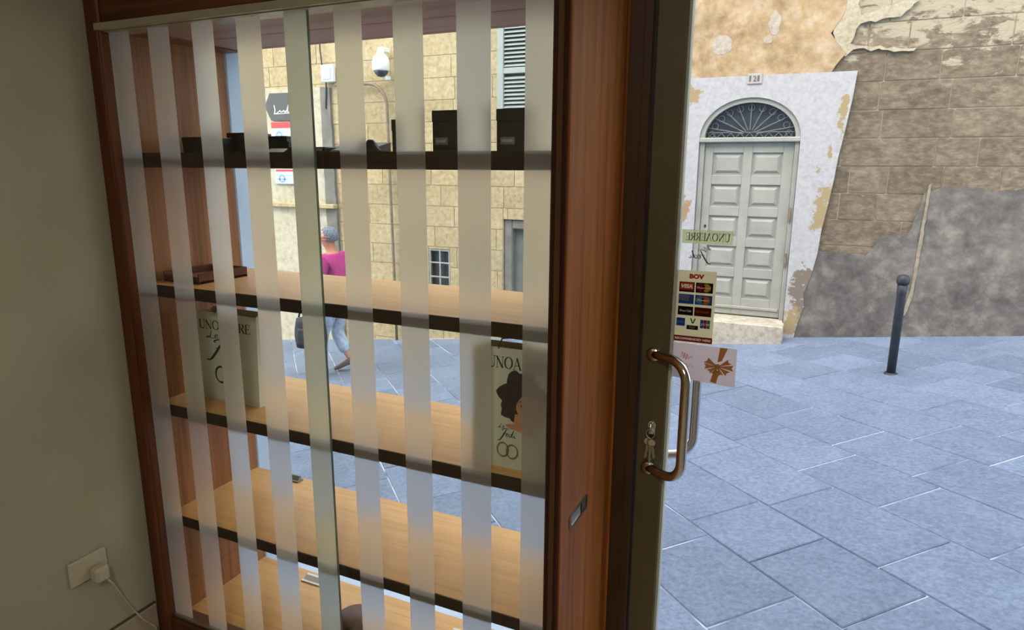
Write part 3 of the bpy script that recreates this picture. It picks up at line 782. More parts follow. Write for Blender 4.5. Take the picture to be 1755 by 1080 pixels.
bo = thing('bollard', (0.712, 6.5, street_z(0.712)), 'dark grey iron bollard standing in the street on the right', 'bollard')
bz = street_z(0.712)
MB().lathe([(0.036, -0.05), (0.036, 0.70), (0.039, 0.72), (0.039, 0.80)], (0.712, 6.5, bz), 18).obj('post', 'iron_dark', bo, True)
MB().lathe([(0.046, 0.80), (0.052, 0.82), (0.05, 0.85), (0.035, 0.875), (0.012, 0.882)], (0.712, 6.5, bz), 18).obj('cap', 'iron_dark', bo, True)
MB().lathe([(0.055, -0.03), (0.055, 0.006), (0.040, 0.012)], (0.712, 6.5, bz), 18).obj('base_ring', 'iron_dark', bo, True)

# ------------------------------------------------------------------ pedestrian
def skin_mesh(name, verts, edges, radii, mat, parent, sub=2, root=0):
    me = bpy.data.meshes.new(name); me.from_pydata([tuple(v) for v in verts], edges, []); me.update()
    ob = bpy.data.objects.new(name, me); C.objects.link(ob)
    sk = ob.modifiers.new('skin', 'SKIN')
    if not me.skin_vertices: me.skin_vertices.new()
    for i, r in enumerate(radii):
        me.skin_vertices[0].data[i].radius = r if isinstance(r, tuple) else (r, r)
        me.skin_vertices[0].data[i].use_root = (i == root)
    sk.use_smooth_shade = True
    s2 = ob.modifiers.new('sub', 'SUBSURF'); s2.levels = sub; s2.render_levels = sub
    dg = bpy.context.evaluated_depsgraph_get()
    nm = bpy.data.meshes.new_from_object(ob.evaluated_get(dg))
    bpy.data.objects.remove(ob); bpy.data.meshes.remove(me)
    nm.materials.clear(); nm.materials.append(MATS[mat])
    for p in nm.polygons: p.use_smooth = True
    o = bpy.data.objects.new(name, nm); C.objects.link(o)
    o.parent = parent; o.matrix_parent_inverse = parent.matrix_world.inverted()
    return o
PX, PY = -5.05, 6.15
PZ = street_z(PX-0.15)
ps = thing('person', (PX, PY, PZ), 'walking person in pink shirt, pale trousers and brown shoes holding a black bag', 'person')
hd = Vector((-1.0, -0.06, 0)).normalized(); lf = Vector((-hd.y, hd.x, 0))
def W(x, y, z): return Vector((PX, PY, PZ))+hd*x+lf*y+Vector((0, 0, z))
bv, be, br = [], [], []
def V(p, r, link=None):
    bv.append(p); br.append(r)
    if link is not None: be.append((link, len(bv)-1))
    return len(bv)-1
pel = V(W(0, 0, 0.93), (0.14, 0.11)); sp1 = V(W(0.02, 0, 1.12), (0.135, 0.105), pel); ch = V(W(0.03, 0, 1.32), (0.155, 0.11), sp1)
nk = V(W(0.05, 0, 1.47), (0.06, 0.06), ch); nk2 = V(W(0.07, 0, 1.53), (0.052, 0.055), nk)
hb = V(W(0.09, 0, 1.60), (0.07, 0.085), nk2); hm = V(W(0.09, 0, 1.67), (0.078, 0.098), hb); ht = V(W(0.085, 0, 1.735), (0.055, 0.07), hm)
nose = V(W(0.185, 0, 1.635), (0.016, 0.018), hb); chin = V(W(0.155, 0, 1.565), (0.03, 0.025), hb)
for sgn in (1, -1): V(W(0.075, 0.085*sgn, 1.645), (0.012, 0.024), hm)
hands = {}
for sgn, arm in ((1, ((0.03, 0.19, 1.40), (0.07, 0.235, 1.15), (0.19, 0.21, 0.96))), (-1, ((0.03, -0.19, 1.40), (-0.10, -0.24, 1.14), (0.0, -0.24, 0.92)))):
    s_ = V(W(*arm[0]), 0.062, ch); e_ = V(W(*arm[1]), 0.042, s_); w_ = V(W(*arm[2]), 0.028, e_)
    d = (Vector(arm[2])-Vector(arm[1])).normalized()
    pm = V(W(*(Vector(arm[2])+d*0.06)), (0.036, 0.02), w_); hands[sgn] = pm
    base = Vector(arm[2])+d*0.085
    for f_, (oy, ln) in enumerate(((-0.027, 0.065), (-0.009, 0.075), (0.009, 0.07), (0.027, 0.055))):
        p1 = base+Vector((0, 0, 0))+Vector((0.0, oy, 0)); p2 = p1+d*ln*0.55; p3 = p2+Vector((0.2, 0, -0.6)).normalized()*ln*0.5
        a_ = V(W(*p1), 0.0095, pm); b_ = V(W(*p2), 0.0085, a_); V(W(*p3), 0.0075, b_)
    t1 = Vector(arm[2])+d*0.03+Vector((0.03, -0.03*sgn, 0)); a_ = V(W(*t1), 0.011, pm); V(W(*(t1+Vector((0.02, -0.01*sgn, -0.04)))), 0.009, a_)
legs = {}
for sgn, lg in ((-1, ((0, -0.09, 0.88), (0.11, -0.095, 0.50), (-0.05, -0.09, 0.21), (-0.08, -0.09, 0.16), (0.14, -0.09, 0.035))), (1, ((0.02, 0.09, 0.88), (0.19, 0.09, 0.50), (0.22, 0.09, 0.11), (0.20, 0.09, 0.05), (0.41, 0.09, 0.035)))):
    h_ = V(W(*lg[0]), 0.092, pel); k_ = V(W(*lg[1]), 0.062, h_); a_ = V(W(*lg[2]), 0.04, k_); he = V(W(*lg[3]), 0.026, a_); V(W(*lg[4]), (0.026, 0.014), he); legs[sgn] = lg
skin_mesh('body', bv, be, br, 'skin', ps)
# clothes follow the same joints with a little more girth
sv = [W(0, 0, 0.86), W(0, 0, 0.96), W(0.02, 0, 1.12), W(0.03, 0, 1.32), W(0.045, 0, 1.455), W(0.03, 0.195, 1.40), W(0.065, 0.235, 1.20), W(0.03, -0.195, 1.40), W(-0.06, -0.235, 1.20)]
skin_mesh('shirt', sv, [(0, 1), (1, 2), (2, 3), (3, 4), (3, 5), (5, 6), (3, 7), (7, 8)], [(0.165, 0.125), (0.17, 0.13), (0.165, 0.13), (0.185, 0.135), (0.075, 0.075), 0.088, 0.068, 0.088, 0.068], 'pink_shirt', ps)
tv = [W(0, 0, 0.93)]; te = []; tr_ = [(0.155, 0.12)]
for sgn in (-1, 1):
    lg = legs[sgn]; n = len(tv)
    kn, an = Vector(lg[1]), Vector(lg[2])
    tv += [W(*lg[0]), W(*lg[1]), W(*(kn*0.45+an*0.55)), W(*(kn*0.12+an*0.88))]; te += [(0, n), (n, n+1), (n+1, n+2), (n+2, n+3)]; tr_ += [0.105, 0.085, 0.082, 0.08]
skin_mesh('trousers', tv, te, tr_, 'pale_denim', ps)
for sgn in (-1, 1):
    lg = legs[sgn]; a_, b_ = Vector(lg[3]), Vector(lg[4])
    skin_mesh('shoe', [W(*(a_+(a_-b_)*0.12)), W(*a_), W(*(a_*0.5+b_*0.5)), W(*b_), W(*(b_+(b_-a_)*0.1))], [(0, 1), (1, 2), (2, 3), (3, 4)], [(0.03, 0.03), (0.043, 0.046), (0.042, 0.036), (0.048, 0.03), (0.03, 0.02)], 'shoe_brown', ps, 2, 1)
hv, hf = [], []
nu, nv = 20, 10
for j in range(nv+1):
    for i in range(nu):
        th = 2*math.pi*i/nu; ph = math.pi*0.5*(j/nv)*1.42
        fwd = math.cos(th)
        lim = ph if fwd < 0.12 else min(ph, math.pi*0.5*0.62)
        x = 0.118*math.sin(lim)*math.cos(th); y = 0.092*math.sin(lim)*math.sin(th); z = 0.105*math.cos(lim)
        hv.append(W(0.078+x, y, 1.668+z))
for j in range(nv):
    for i in range(nu): hf.append((j*nu+i, j*nu+(i+1) % nu, (j+1)*nu+(i+1) % nu, (j+1)*nu+i))
mesh_obj('hair', hv, hf, 'grey_hair', ps, True)
for sgn in (1, -1):
    MB().lathe([(0.002, -0.008), (0.008, 0.0), (0.002, 0.008)], W(0.178, 0.034*sgn, 1.655), 8).obj('eye', 'ink', ps, True)
mth = W(0.178, 0, 1.592); MB().tube([mth+lf*0.022, mth+hd*0.006, mth-lf*0.022], 0.0055, 6).obj('mouth', 'lip_print', ps, True)
bgp = W(0.24, 0.22, 0)
bag = thing('shoulder_bag', (bgp.x, bgp.y, PZ+0.36), 'black soft bag hanging from the walking person\'s hand', 'bag')
c0 = W(0.24, 0.225, 0.53)
def bagbox(cx, half, zlo, zhi):
    mb = MB(); n = 24; rows = 9; base = 0
    for j in range(rows):
        t = j/(rows-1); z = zlo+(zhi-zlo)*t; k = (0.88+0.12*math.sin(math.pi*t))*(1.0-0.08*t)
        for i in range(n):
            an = 2*math.pi*i/n; sx = abs(math.cos(an))**0.5*(1 if math.cos(an) >= 0 else -1); sy = abs(math.sin(an))**0.6*(1 if math.sin(an) >= 0 else -1)
            p = cx+hd*half[0]*k*sx+lf*half[1]*k*sy; mb.v.append((p.x, p.y, z))
    for j in range(rows-1):
        for i in range(n): mb.f.append((j*n+i, j*n+(i+1) % n, (j+1)*n+(i+1) % n, (j+1)*n+i))
    mb.f.append(tuple(reversed(range(n)))); mb.f.append(tuple((rows-1)*n+i for i in range(n)))
    return mb
bagbox(Vector((c0.x, c0.y, 0)), (0.215, 0.085), PZ+0.36, PZ+0.71).obj('body', 'black_bag', bag, True)
for s_ in (0.05, -0.05):
    MB().tube([c0+hd*(-0.11)+lf*s_+Vector((0, 0, 0.20)), c0+hd*(-0.06)+lf*s_*0.4+Vector((0, 0, 0.36)), c0+hd*0.03+Vector((0, 0, 0.385)), c0+hd*0.09+lf*s_*0.4+Vector((0, 0, 0.34)), c0+hd*0.12+lf*s_+Vector((0, 0, 0.20))], 0.011, 6).obj('strap', 'black_bag', bag, True)
bagbox(Vector((c0.x, c0.y, 0))+lf*0.07, (0.15, 0.03), PZ+0.40, PZ+0.60).obj('pocket', 'black_bag', bag, True)

# ------------------------------------------------------------------ display cabinet in the shop window
cab = thing('display_cabinet', (-1.2, 1.5, 0), 'cherry wood window display cabinet with frosted-striped sliding glass doors', 'cabinet')
GX0, GX1 = -1.862, -0.516       # glass opening
GZ0, GZ1 = 0.098, 1.948
stl = box('stile', (-1.922, 1.318, 0.0), (GX0, 1.40, 2.75), 'wood_red', cab, 0.004)
box('stile_bead', (GX0-0.012, 1.310, GZ0), (GX0-0.001, 1.3185, GZ1), 'wood_red', stl, 0.002)
box('stile', (GX1, 1.322, 0.0), (-0.4815, 1.385, 2.75), 'wood_shaded', cab, 0.003)
box('edge_strip', (GX1+0.014, 1.316, 0.0), (GX1+0.026, 1.322, 2.75), 'wood_dim', cab, 0.001)
box('fascia', (GX0, 1.325, 1.968), (GX1, 1.385, 2.75), 'wood_red_x', cab, 0.003)
tr = box('top_track', (GX0-0.016, 1.312, 1.947), (GX1, 1.326, 1.966), 'aluminium', cab, 0.001)
box('track_channel', (GX0, 1.327, 1.945), (GX1, 1.384, 1.968), 'aluminium', cab)
box('bottom_rail', (GX0, 1.325, 0.0), (GX1, 1.39, 0.088), 'wood_red_x', cab, 0.003)
box('bottom_track', (GX0, 1.333, 0.088), (GX1, 1.378, 0.100), 'steel_dull', cab, 0.002)
# side walls
box('side_panel', (-1.922, 1.40, 0.0), (-1.877, FY0, 2.0), 'wood_side', cab)
sidp = box('side_panel', (-0.512, 1.385, 0.0), (-0.481, 1.742, 2.75), 'wood_z', cab, 0.002)
for a, b in ((1.332, 1.4315), (1.432, 1.5415), (1.542, 1.735)):
    box('panel_board', (-0.4835, a, 0.0), (-0.4775, b, 2.74), 'wood_z', sidp, 0.0005)
# back corner post beside the window
box('corner_post', (-0.515, 1.735, 0.0), (-0.484, FY0, 2.75), 'dark_bronze', cab)
box('ceiling_batten', (-1.877, 1.40, 1.952), (-1.80, FY0, 1.985), 'wood_x', cab)
for a, b in ((1.385, 1.418), (1.4205, 1.5775), (1.5805, 1.7385), (1.7415, 1.764)):
    box('ceiling_board', (-1.80, a, 1.956), (-0.512, b, 1.985), 'wood_soffit', cab, 0.0015)
box('ceiling_backing', (-1.877, 1.385, 1.985), (-0.512, FY0, 2.0), 'wood_red_x', cab)
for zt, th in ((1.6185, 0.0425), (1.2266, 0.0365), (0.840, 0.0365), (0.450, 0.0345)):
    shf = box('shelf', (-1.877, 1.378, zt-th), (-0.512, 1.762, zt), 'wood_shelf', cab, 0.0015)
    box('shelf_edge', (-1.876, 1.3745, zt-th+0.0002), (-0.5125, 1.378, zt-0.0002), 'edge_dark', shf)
box('base_board', (-1.877, 1.391, 0.03), (-0.512, 1.762, 0.066), 'wood_shelf', cab, 0.0015)
# sliding doors
def sliding(y, x0, x1, bands, over):
    p = box('sliding_door', (x0, y, GZ0), (x1, y+0.006, GZ1+0.012), 'sliding_glass', cab)
    for ex_ in (x0, x1):
        box('polished_edge', (ex_-0.0008, y-0.0004, GZ0), (ex_+0.0008, y+0.0064, GZ1+0.010), 'glass_edge', p)
    for a, b in bands:
        mesh_obj('frosted_band', [(a, y-0.0012, GZ0), (b, y-0.0012, GZ0), (b, y-0.0012, GZ1+0.01), (a, y-0.0012, GZ1+0.01)], [(0, 1, 2, 3)], 'frosted_green' if (a, b) == bands[over] else 'frosted_film', p)
    return p
sliding(1.344, -1.861, -1.154, [(-1.861, -1.777), (-1.7026, -1.6218), (-1.5373, -1.460), (-1.3813, -1.2997), (-1.2248, -1.155)], -1)
sliding(1.364, -1.243, -0.5165, [(-1.242, -1.168), (-1.090, -1.010), (-0.9236, -0.8438), (-0.7585, -0.674), (-0.5933, -0.5175)], 0)
# flush pull on the side panel
mb = MB()
pul = thing('flush_pull', (-0.4775, 1.453, 0.745), None); pul.parent = cab; pul.matrix_parent_inverse = cab.matrix_world.inverted()
bpy.data.objects.remove(pul)
def rrect(cy, cz, hw, hh, r, n=5):
    pts = []
    for q, (sy, sz) in enumerate(((1, 1), (-1, 1), (-1, -1), (1, -1))):
        for i in range(n+1):
            a = math.pi/2*(q+i/n); pts.append((cy+sy*(hw-r)+r*math.cos(a), cz+sz*(hh-r)+r*math.sin(a)))
    return pts
def ring_x(po, pi, x0, x1):
    n = len(po); mb = MB()
    mb.v = [(x1, a, b) for a, b in po]+[(x1, a, b) for a, b in pi]+[(x0, a, b) for a, b in po]+[(x0, a, b) for a, b in pi]
    for i in range(n):
        j = (i+1) % n
        mb.f += [(i, j, n+j, n+i), (i, 2*n+i, 2*n+j, j), (n+i, n+j, 3*n+j, 3*n+i)]
    return mb
po = rrect(1.453, 0.745, 0.066, 0.021, 0.012); pi_ = rrect(1.453, 0.745, 0.056, 0.0135, 0.008)
fp = ring_x(po, pi_, -0.4778, -0.4735).obj('flush_pull', 'steel', sidp)
mesh_obj('pull_recess', [(-0.4769, a, b) for a, b in pi_], [tuple(range(len(pi_)))], 'steel_dull', fp)
box('pull_lip', (-0.4768, 1.475, 0.7325), (-0.474, 1.506, 0.7575), 'dark_bronze', fp, 0.001)

# shop window pane
win = thing('window_1', (-1.2, FY0, 0), 'large clear shop window pane behind the display shelves', None, None, 'structure')
box('pane', (-1.877, 1.7655, 0.03), (-0.485, 1.7715, 1.985), 'window_glass', win)

# ------------------------------------------------------------------ shop door
dr = thing('door_1', (-0.41, 1.78, 0), 'bronze framed glass shop door with a bent pull handle', None, None, 'structure')
jmb = thing('trim_1', (-0.445, 1.76, 0), 'dark brown door jamb between the cabinet and the glass door', None, None, 'structure')
box('jamb', (-0.4835, 1.745, 0.0), (-0.413, 1.86, 2.2), 'dark_bronze', jmb, 0.003)
box('jamb_bead', (-0.4805, 1.7385, 0.0), (-0.472, 1.745, 2.2), 'wood_z', jmb, 0.002)
box('jamb_step', (-0.436, 1.7415, 0.0), (-0.4145, 1.745, 2.2), 'dark_bronze', jmb, 0.001)
box('jamb_head', (-0.4835, 1.745, 2.14), (0.70, 1.86, 2.75), 'dark_bronze', jmb)
box('jamb', (0.632, 1.745, 0.0), (0.70, 1.86, 2.14), 'dark_bronze', jmb)
box('wall_filler', (0.70, 1.74, 0.0), (2.6, 1.765, 2.75), 'shop_wall', jmb)
box('stile', (-0.409, 1.757, 0.01), (-0.333, 1.803, 2.13), 'bronze_metal', dr, 0.003)
box('stile', (0.55, 1.757, 0.01), (0.63, 1.803, 2.13), 'bronze_metal', dr, 0.003)
box('rail', (-0.333, 1.757, 2.05), (0.55, 1.803, 2.13), 'bronze_metal', dr, 0.003)
box('rail', (-0.333, 1.757, 0.01), (0.55, 1.803, 0.11), 'bronze_metal', dr, 0.003)
box('glazing_bead', (-0.333, 1.764, 0.11), (-0.325, 1.797, 2.05), 'seal_grey', dr, 0.001)
box('pane', (-0.3255, 1.777, 0.11), (0.55, 1.783, 2.05), 'window_glass', dr)
def bez(a, b, c, d, n=8): return [a*(1-t)**3+3*b*t*(1-t)**2+3*c*t*t*(1-t)+d*t**3 for t in [i/n for i in range(n+1)]]
def handle(ydir, yface, x0, xg, zt, zb, off):
    A = Vector((x0, yface, zt)); G = Vector((xg, yface+ydir*off, zt)); B = Vector((x0, yface, zb)); H = Vector((xg, yface+ydir*off, zb))
    d = (G-A).normalized(); L = (G-A).length
    p1 = A+d*(L-0.055); p2 = G+Vector((0, 0, -0.055)); p3 = H+Vector((0, 0, 0.055)); p4 = B+d*(L-0.055)
    return [A, A+d*0.02]+bez(p1, p1+d*0.03, p2+Vector((0, 0, 0.03)), p2)+bez(p3, p3-Vector((0, 0, 0.03)), p4+d*0.03, p4)+[B+d*0.02, B]
hi = MB().tube(handle(-1, 1.757, -0.372, -0.272, 1.088, 0.755, 0.062), 0.0135, 14).obj('handle', 'steel', dr, True)
for z in (1.088, 0.755): MB().lathe([(0.021, -0.0), (0.021, -0.006), (0.016, -0.012)], (-0.372, 1.757, z), 18, 'y').obj('handle_rose', 'steel', hi, True)
ho = MB().tube(handle(1, 1.803, -0.372, -0.268, 1.07, 0.775, 0.052), 0.0135, 14).obj('handle', 'steel', dr, True)
for z in (1.07, 0.775): MB().lathe([(0.021, 0.0), (0.021, 0.006), (0.016, 0.012)], (-0.372, 1.803, z), 18, 'y').obj('handle_rose', 'steel', ho, True)
lk = MB().prism([(-0.366+0.011*math.cos(t*math.pi/8), 0.886+0.011*math.sin(t*math.pi/8)) for t in range(0, 9)]+[(-0.366+0.008*math.cos(t*math.pi/8), 0.862+0.011*math.sin(t*math.pi/8)) for t in range(8, 17)], 1.749, 1.757).obj('lock_cylinder', 'steel', dr)
ky = thing('key_bunch', (-0.366, 1.742, 0.80), 'small bunch of keys hanging from the lock of the shop door', 'keys')
MB().lathe([(0.0125, -0.0015), (0.0125, 0.0015)], (-0.366, 1.733, 0.884), 14, 'x').obj('lock_key', 'steel', ky, True)
box('key_shank', (-0.3675, 1.7445, 0.881), (-0.3645, 1.7489, 0.887), 'steel', ky)
MB().tube([(-0.366+0.012*math.sin(t*math.pi/8), 1.733, 0.866-0.014*math.cos(t*math.pi/8)) for t in range(17)], 0.0013, 5, False).obj('key_ring', 'steel_dull', ky, True)
for i, (dx, ln, tl) in enumerate(((-0.010, 0.060, -0.10), (0.002, 0.070, 0.02), (0.011, 0.055, 0.16))):
    a = Vector((-0.366+dx*0.5, 1.733-0.003*i, 0.851)); d = Vector((tl, 0, -1)).normalized()
    k1 = MB().lathe([(0.010, -0.001), (0.010, 0.001)], tuple(a+d*0.009), 12, 'y').obj('key', 'steel' if i != 1 else 'gold_print', ky)
    q = Vector((-d.z, 0, d.x)); b0 = a+d*0.017; b1 = a+d*ln
    pts = [b0+q*0.003, b0-q*0.003, b1-q*0.0025, b1+q*0.001]
    for t in (0.8, 0.65, 0.5): pts.append(b0+(b1-b0)*t+q*(0.0045 if t != 0.65 else 0.0025))
    MB().prism([(p.x, p.z) for p in pts], a.y-0.001, a.y+0.001).obj('key_blade', 'steel_dull', k1)

# ------------------------------------------------------------------ things stuck on the door glass
SY = 1.7768
dec = thing('lettering_decal', (-0.25, SY, 1.39), 'mirror-written brand lettering on a see-through strip on the door glass', 'decal')
box('film_strip', (-0.320, SY-0.0004, 1.392), (-0.191, SY-0.0001, 1.428), 'decal_film', dec)
mbw, wd = serif_word('UNOAERRE')
place_flat('lettering', mbw, (-0.199, SY-0.0007, 1.400), 0.112/wd, 0.020, 'olive_ink', dec, True)
mbf, wd2 = script_fedi()
place_flat('script', mbf, (-0.244, SY-0.0007, 1.348), 0.036, 0.026, 'ink_soft', dec, True)
stk = thing('payment_sticker', (-0.276, SY, 1.125), 'tall cream payment card sticker with coloured card logos on the door glass', 'sticker')
cardp = box('sheet', (-0.326, SY-0.0006, 1.1255), (-0.225, SY-0.0002, 1.321), 'sticker_cream', stk)
SS = SY-0.0009
def card(x0, z0, x1, z1, mat):
    return box('logo_card', (x0, SS-0.0002, z0), (x1, SS, z1), mat, cardp)
text_mesh('bank_letters', 'BOV', (-0.294, SS-0.0003, 1.299), 0.038, 0.0135, 'card_red', cardp, bold=0.06)
cl, cm, cr = -0.319, -0.2775, -0.232
def disc(x, z, r, mat, name='logo_disc'):
    n = 18; mbd = MB(); mbd.v = [(x+r*math.cos(2*math.pi*i/n), SS-0.0004, z+r*math.sin(2*math.pi*i/n)) for i in range(n)]; mbd.f = [tuple(range(n))]
    return mesh_obj(name, mbd.v, mbd.f, mat, cardp)
card(cl, 1.267, cm-0.0015, 1.290, 'card_red'); card(cl, 1.263, cm-0.0015, 1.267, 'card_black')
box('logo_stripe', (cl+0.003, SS-0.0004, 1.271), (cm-0.0045, SS-0.0002, 1.2865), 'card_orange', cardp)
text_mesh('card_letters', 'VISA', (cl+0.005, SS-0.0006, 1.2735), 0.030, 0.0105, 'ink_white', cardp, shear=0.2, bold=0.04)
card(cm+0.0015, 1.263, cr, 1.290, 'card_black'); disc(-0.2635, 1.2770, 0.0112, 'card_red'); disc(-0.2485, 1.2768, 0.0112, 'card_yellow')
text_mesh('card_letters', 'MasterCard', (-0.272, SS-0.0006, 1.2745), 0.033, 0.005, 'ink_white', cardp)
card(cl, 1.231, cm-0.0015, 1.257, 'card_blue'); box('logo_stripe', (cl, SS-0.0004, 1.2395), (cm-0.014, SS-0.0002, 1.2545), 'card_lightblue', cardp)
text_mesh('card_letters', 'VISA', (cl+0.004, SS-0.0006, 1.2405), 0.031, 0.0115, 'card_red', cardp, shear=0.2)
card(cm+0.0015, 1.231, cr, 1.257, 'card_blue'); disc(-0.2635, 1.2440, 0.0108, 'card_lightblue'); disc(-0.2485, 1.2438, 0.0108, 'card_orange')
text_mesh('card_letters', 'Maestro', (-0.270, SS-0.0006, 1.2415), 0.029, 0.005, 'ink_white', cardp)
card(cl, 1.200, cm-0.0015, 1.224, 'card_black'); text_mesh('card_letters', 'Diners Club', (cl+0.005, SS-0.0006, 1.2095), 0.03, 0.0055, 'ink_white', cardp)
card(cm+0.0015, 1.200, cr, 1.224, 'card_maroon'); text_mesh('card_letters', 'DISCOVER', (cm+0.006, SS-0.0006, 1.2095), 0.034, 0.0055, 'card_orange', cardp)
card(-0.321, 1.170, -0.2985, 1.192, 'card_blue'); text_mesh('card_letters', 'AMEX', (-0.319, SS-0.0006, 1.178), 0.018, 0.006, 'card_lightblue', cardp)
mbv = MB(); ribbon(mbv, [(0, 1), (.42, 0), (.5, 0)], .24); ribbon(mbv, [(1, 1), (.58, 0), (.5, 0)], .24)
place_flat('card_letters', mbv, (-0.284, SS-0.0004, 1.180), 0.012, 0.013, 'card_black', cardp)
card(-0.2935, 1.162, -0.2635, 1.1735, 'card_black'); text_mesh('card_letters', 'PAY', (-0.286, SS-0.0006, 1.1645), 0.015, 0.0065, 'card_yellow', cardp)
for i, m_ in enumerate(('card_blue', 'card_red', 'card_teal')): card(-0.2585+i*0.0085, 1.168, -0.2505+i*0.0085, 1.191, m_)
text_mesh('card_letters', 'JCB', (-0.2575, SS-0.0006, 1.175), 0.023, 0.0065, 'ink_white', cardp)
card(-0.326, 1.128, -0.225, 1.1435, 'card_red'); text_mesh('band_letters', 'RECOMMENDED HERE', (-0.3225, SS-0.0006, 1.1325), 0.094, 0.0065, 'ink_white', cardp, bold=0.03)
gft = thing('gift_leaflet', (-0.245, SY, 1.02), 'white gift leaflet with a gold ribbon bow taped to the door glass', 'leaflet')
GY = SY-0.0012
sheet = mesh_obj('sheet', [(-0.3255, GY, 1.0255), (-0.159, GY, 1.016), (-0.160, GY, 1.121), (-0.3255, GY, 1.1235), (-0.3255, GY+0.0003, 1.0255), (-0.159, GY+0.0003, 1.016), (-0.160, GY+0.0003, 1.121), (-0.3255, GY+0.0003, 1.1235)],
                 [(0, 1, 2, 3), (7, 6, 5, 4), (0, 4, 5, 1), (1, 5, 6, 2), (2, 6, 7, 3), (3, 7, 4, 0)], 'gift_card', gft)
bow = MB()
def poly(mb, pts, e): mb.add([(x, GY-e, z) for x, z in pts], [tuple(range(len(pts)))])
bc = (-0.206, 1.068)
poly(bow, [(-0.203, 1.1205), (-0.183, 1.1205), (-0.196, 1.085), (-0.207, 1.080)], 0.0004)
poly(bow, [(-0.214, 1.060), (-0.200, 1.056), (-0.207, 1.021), (-0.223, 1.024)], 0.0004)
for a0, a1, r in ((20, 48, .036), (-14, 14, .040), (-52, -22, .034), (132, 164, .036), (168, 200, .034), (206, 236, .030), (238, 262, .028), (-82, -58, .030)):
    p = [bc]
    for t in (a0, (a0+a1)/2, a1):
        an = math.radians(t); rr = r*(0.86 if t == (a0+a1)/2 else 1.0); p.append((bc[0]+rr*1.05*math.cos(an), bc[1]+rr*0.85*math.sin(an)))
    poly(bow, p, 0.0006+0.0001*(a0 % 3))
poly(bow, [(bc[0]+.009*math.cos(i*math.pi/4), bc[1]+.008*math.sin(i*math.pi/4)) for i in range(8)], 0.0010)
bow.obj('ribbon_bow', 'gold_ribbon', sheet)
msc = MB(); ribbon(msc, smooth_path([(0, .3), (.1, .9), (.22, .2), (.3, .8), (.42, .1), (.5, .7), (.62, .2), (.8, .5), (1, .3)]), .06); ribbon(msc, smooth_path([(.3, -.5), (.5, -.3), (.6, -.7), (.8, -.4), (1.1, -.6)]), .05)
place_flat('pink_script', msc, (-0.303, GY-0.0004, 1.075), 0.032, 0.026, 'pink_ink', sheet)

# ------------------------------------------------------------------ things on the display shelves
Z1, Z2, Z3, Z4, ZB = 1.6187, 1.2268, 0.8402, 0.4502, 0.0662
def gift_box(x0, x1, y0, y1, z0, h, label, badge=None, name='gift_box', group='black jewellery boxes on the top shelf'):
    t = thing(name, ((x0+x1)/2, (y0+y1)/2, z0), label, 'box', group)
    lid_h = min(0.03, h*0.35)
    b = box('body', (x0+0.0012, y0+0.0012, z0), (x1-0.0012, y1-0.0012, z0+h-lid_h+0.001), 'black_card', t, 0.0015)
    box('lid', (x0, y0, z0+h-lid_h), (x1, y1, z0+h), 'black_card', t, 0.0015)
    if badge:
        bx, bz, bw_, bh = badge
        p = box('badge', (bx, y0-0.0006, bz), (bx+bw_, y0+0.001, bz+bh), 'grey_card', t)
        m_, w_ = serif_word('UNOAERRE')
        place_flat('badge_lettering', m_, (bx+bw_*0.12, y0-0.0009, bz+bh*0.33), bw_*0.76/w_, bh*0.34, 'ink_white', p)
    return t
gift_box(-1.803, -1.695, 1.50, 1.60, Z1, 0.049, 'low black box at the far left of the top shelf')
gift_box(-1.732, -1.640, 1.61, 1.71, Z1, 0.066, 'black box on the top shelf in front of the pale blue window reveal')
gift_box(-1.575, -1.462, 1.60, 1.70, Z1, 0.019, 'flat black box at the bottom of the small stack on the top shelf')
gift_box(-1.570, -1.474, 1.605, 1.695, Z1+0.0192, 0.017, 'flat black box in the middle of the small stack on the top shelf')
gift_box(-1.565, -1.486, 1.61, 1.69, Z1+0.0364, 0.017, 'flat black box on top of the small stack on the top shelf')
tg = thing('price_card', (-1.395, 1.46, Z1), 'small white card lying by the stack of flat black boxes', 'card')
MB().add([(-1.415, 1.44, Z1), (-1.355, 1.44, Z1), (-1.355, 1.47, Z1+0.012), (-1.415, 1.47, Z1+0.012), (-1.415, 1.45, Z1), (-1.355, 1.45, Z1), (-1.355, 1.472, Z1+0.011), (-1.415, 1.472, Z1+0.011)], [(0, 1, 2, 3), (7, 6, 5, 4), (0, 4, 5, 1), (3, 2, 6, 7), (0, 3, 7, 4), (1, 5, 6, 2)]).obj('sheet', 'white_card', tg)
tray = thing('name_tray', (-1.25, 1.5, Z1), 'low black display plinth with white lettering on the top shelf', 'plinth')
box('body', (-1.33, 1.44, Z1), (-1.20, 1.54, Z1+0.014), 'black_card', tray, 0.002)
m_, w_ = serif_word('UNOAERRE'); place_flat('lettering', m_, (-1.265, 1.4392, Z1+0.004), 0.058/w_, 0.007, 'ink_white', tray)
gs = thing('display_wedge', (-1.11, 1.5, Z1), 'grey display wedge beside a small dark ring cone on the top shelf', 'display stand')
MB().add([(-1.22, 1.46, Z1), (-1.075, 1.46, Z1), (-1.075, 1.56, Z1), (-1.22, 1.56, Z1), (-1.22, 1.46, Z1+0.006), (-1.075, 1.46, Z1+0.006), (-1.075, 1.56, Z1+0.029), (-1.22, 1.56, Z1+0.029)], [(0, 3, 2, 1), (4, 5, 6, 7), (0, 1, 5, 4), (1, 2, 6, 5), (2, 3, 7, 6), (3, 0, 4, 7)]).obj('wedge', 'grey_card', gs)
rc = thing('ring_cone', (-1.07, 1.45, Z1), 'small dark ring cone on the top shelf', 'ring stand')
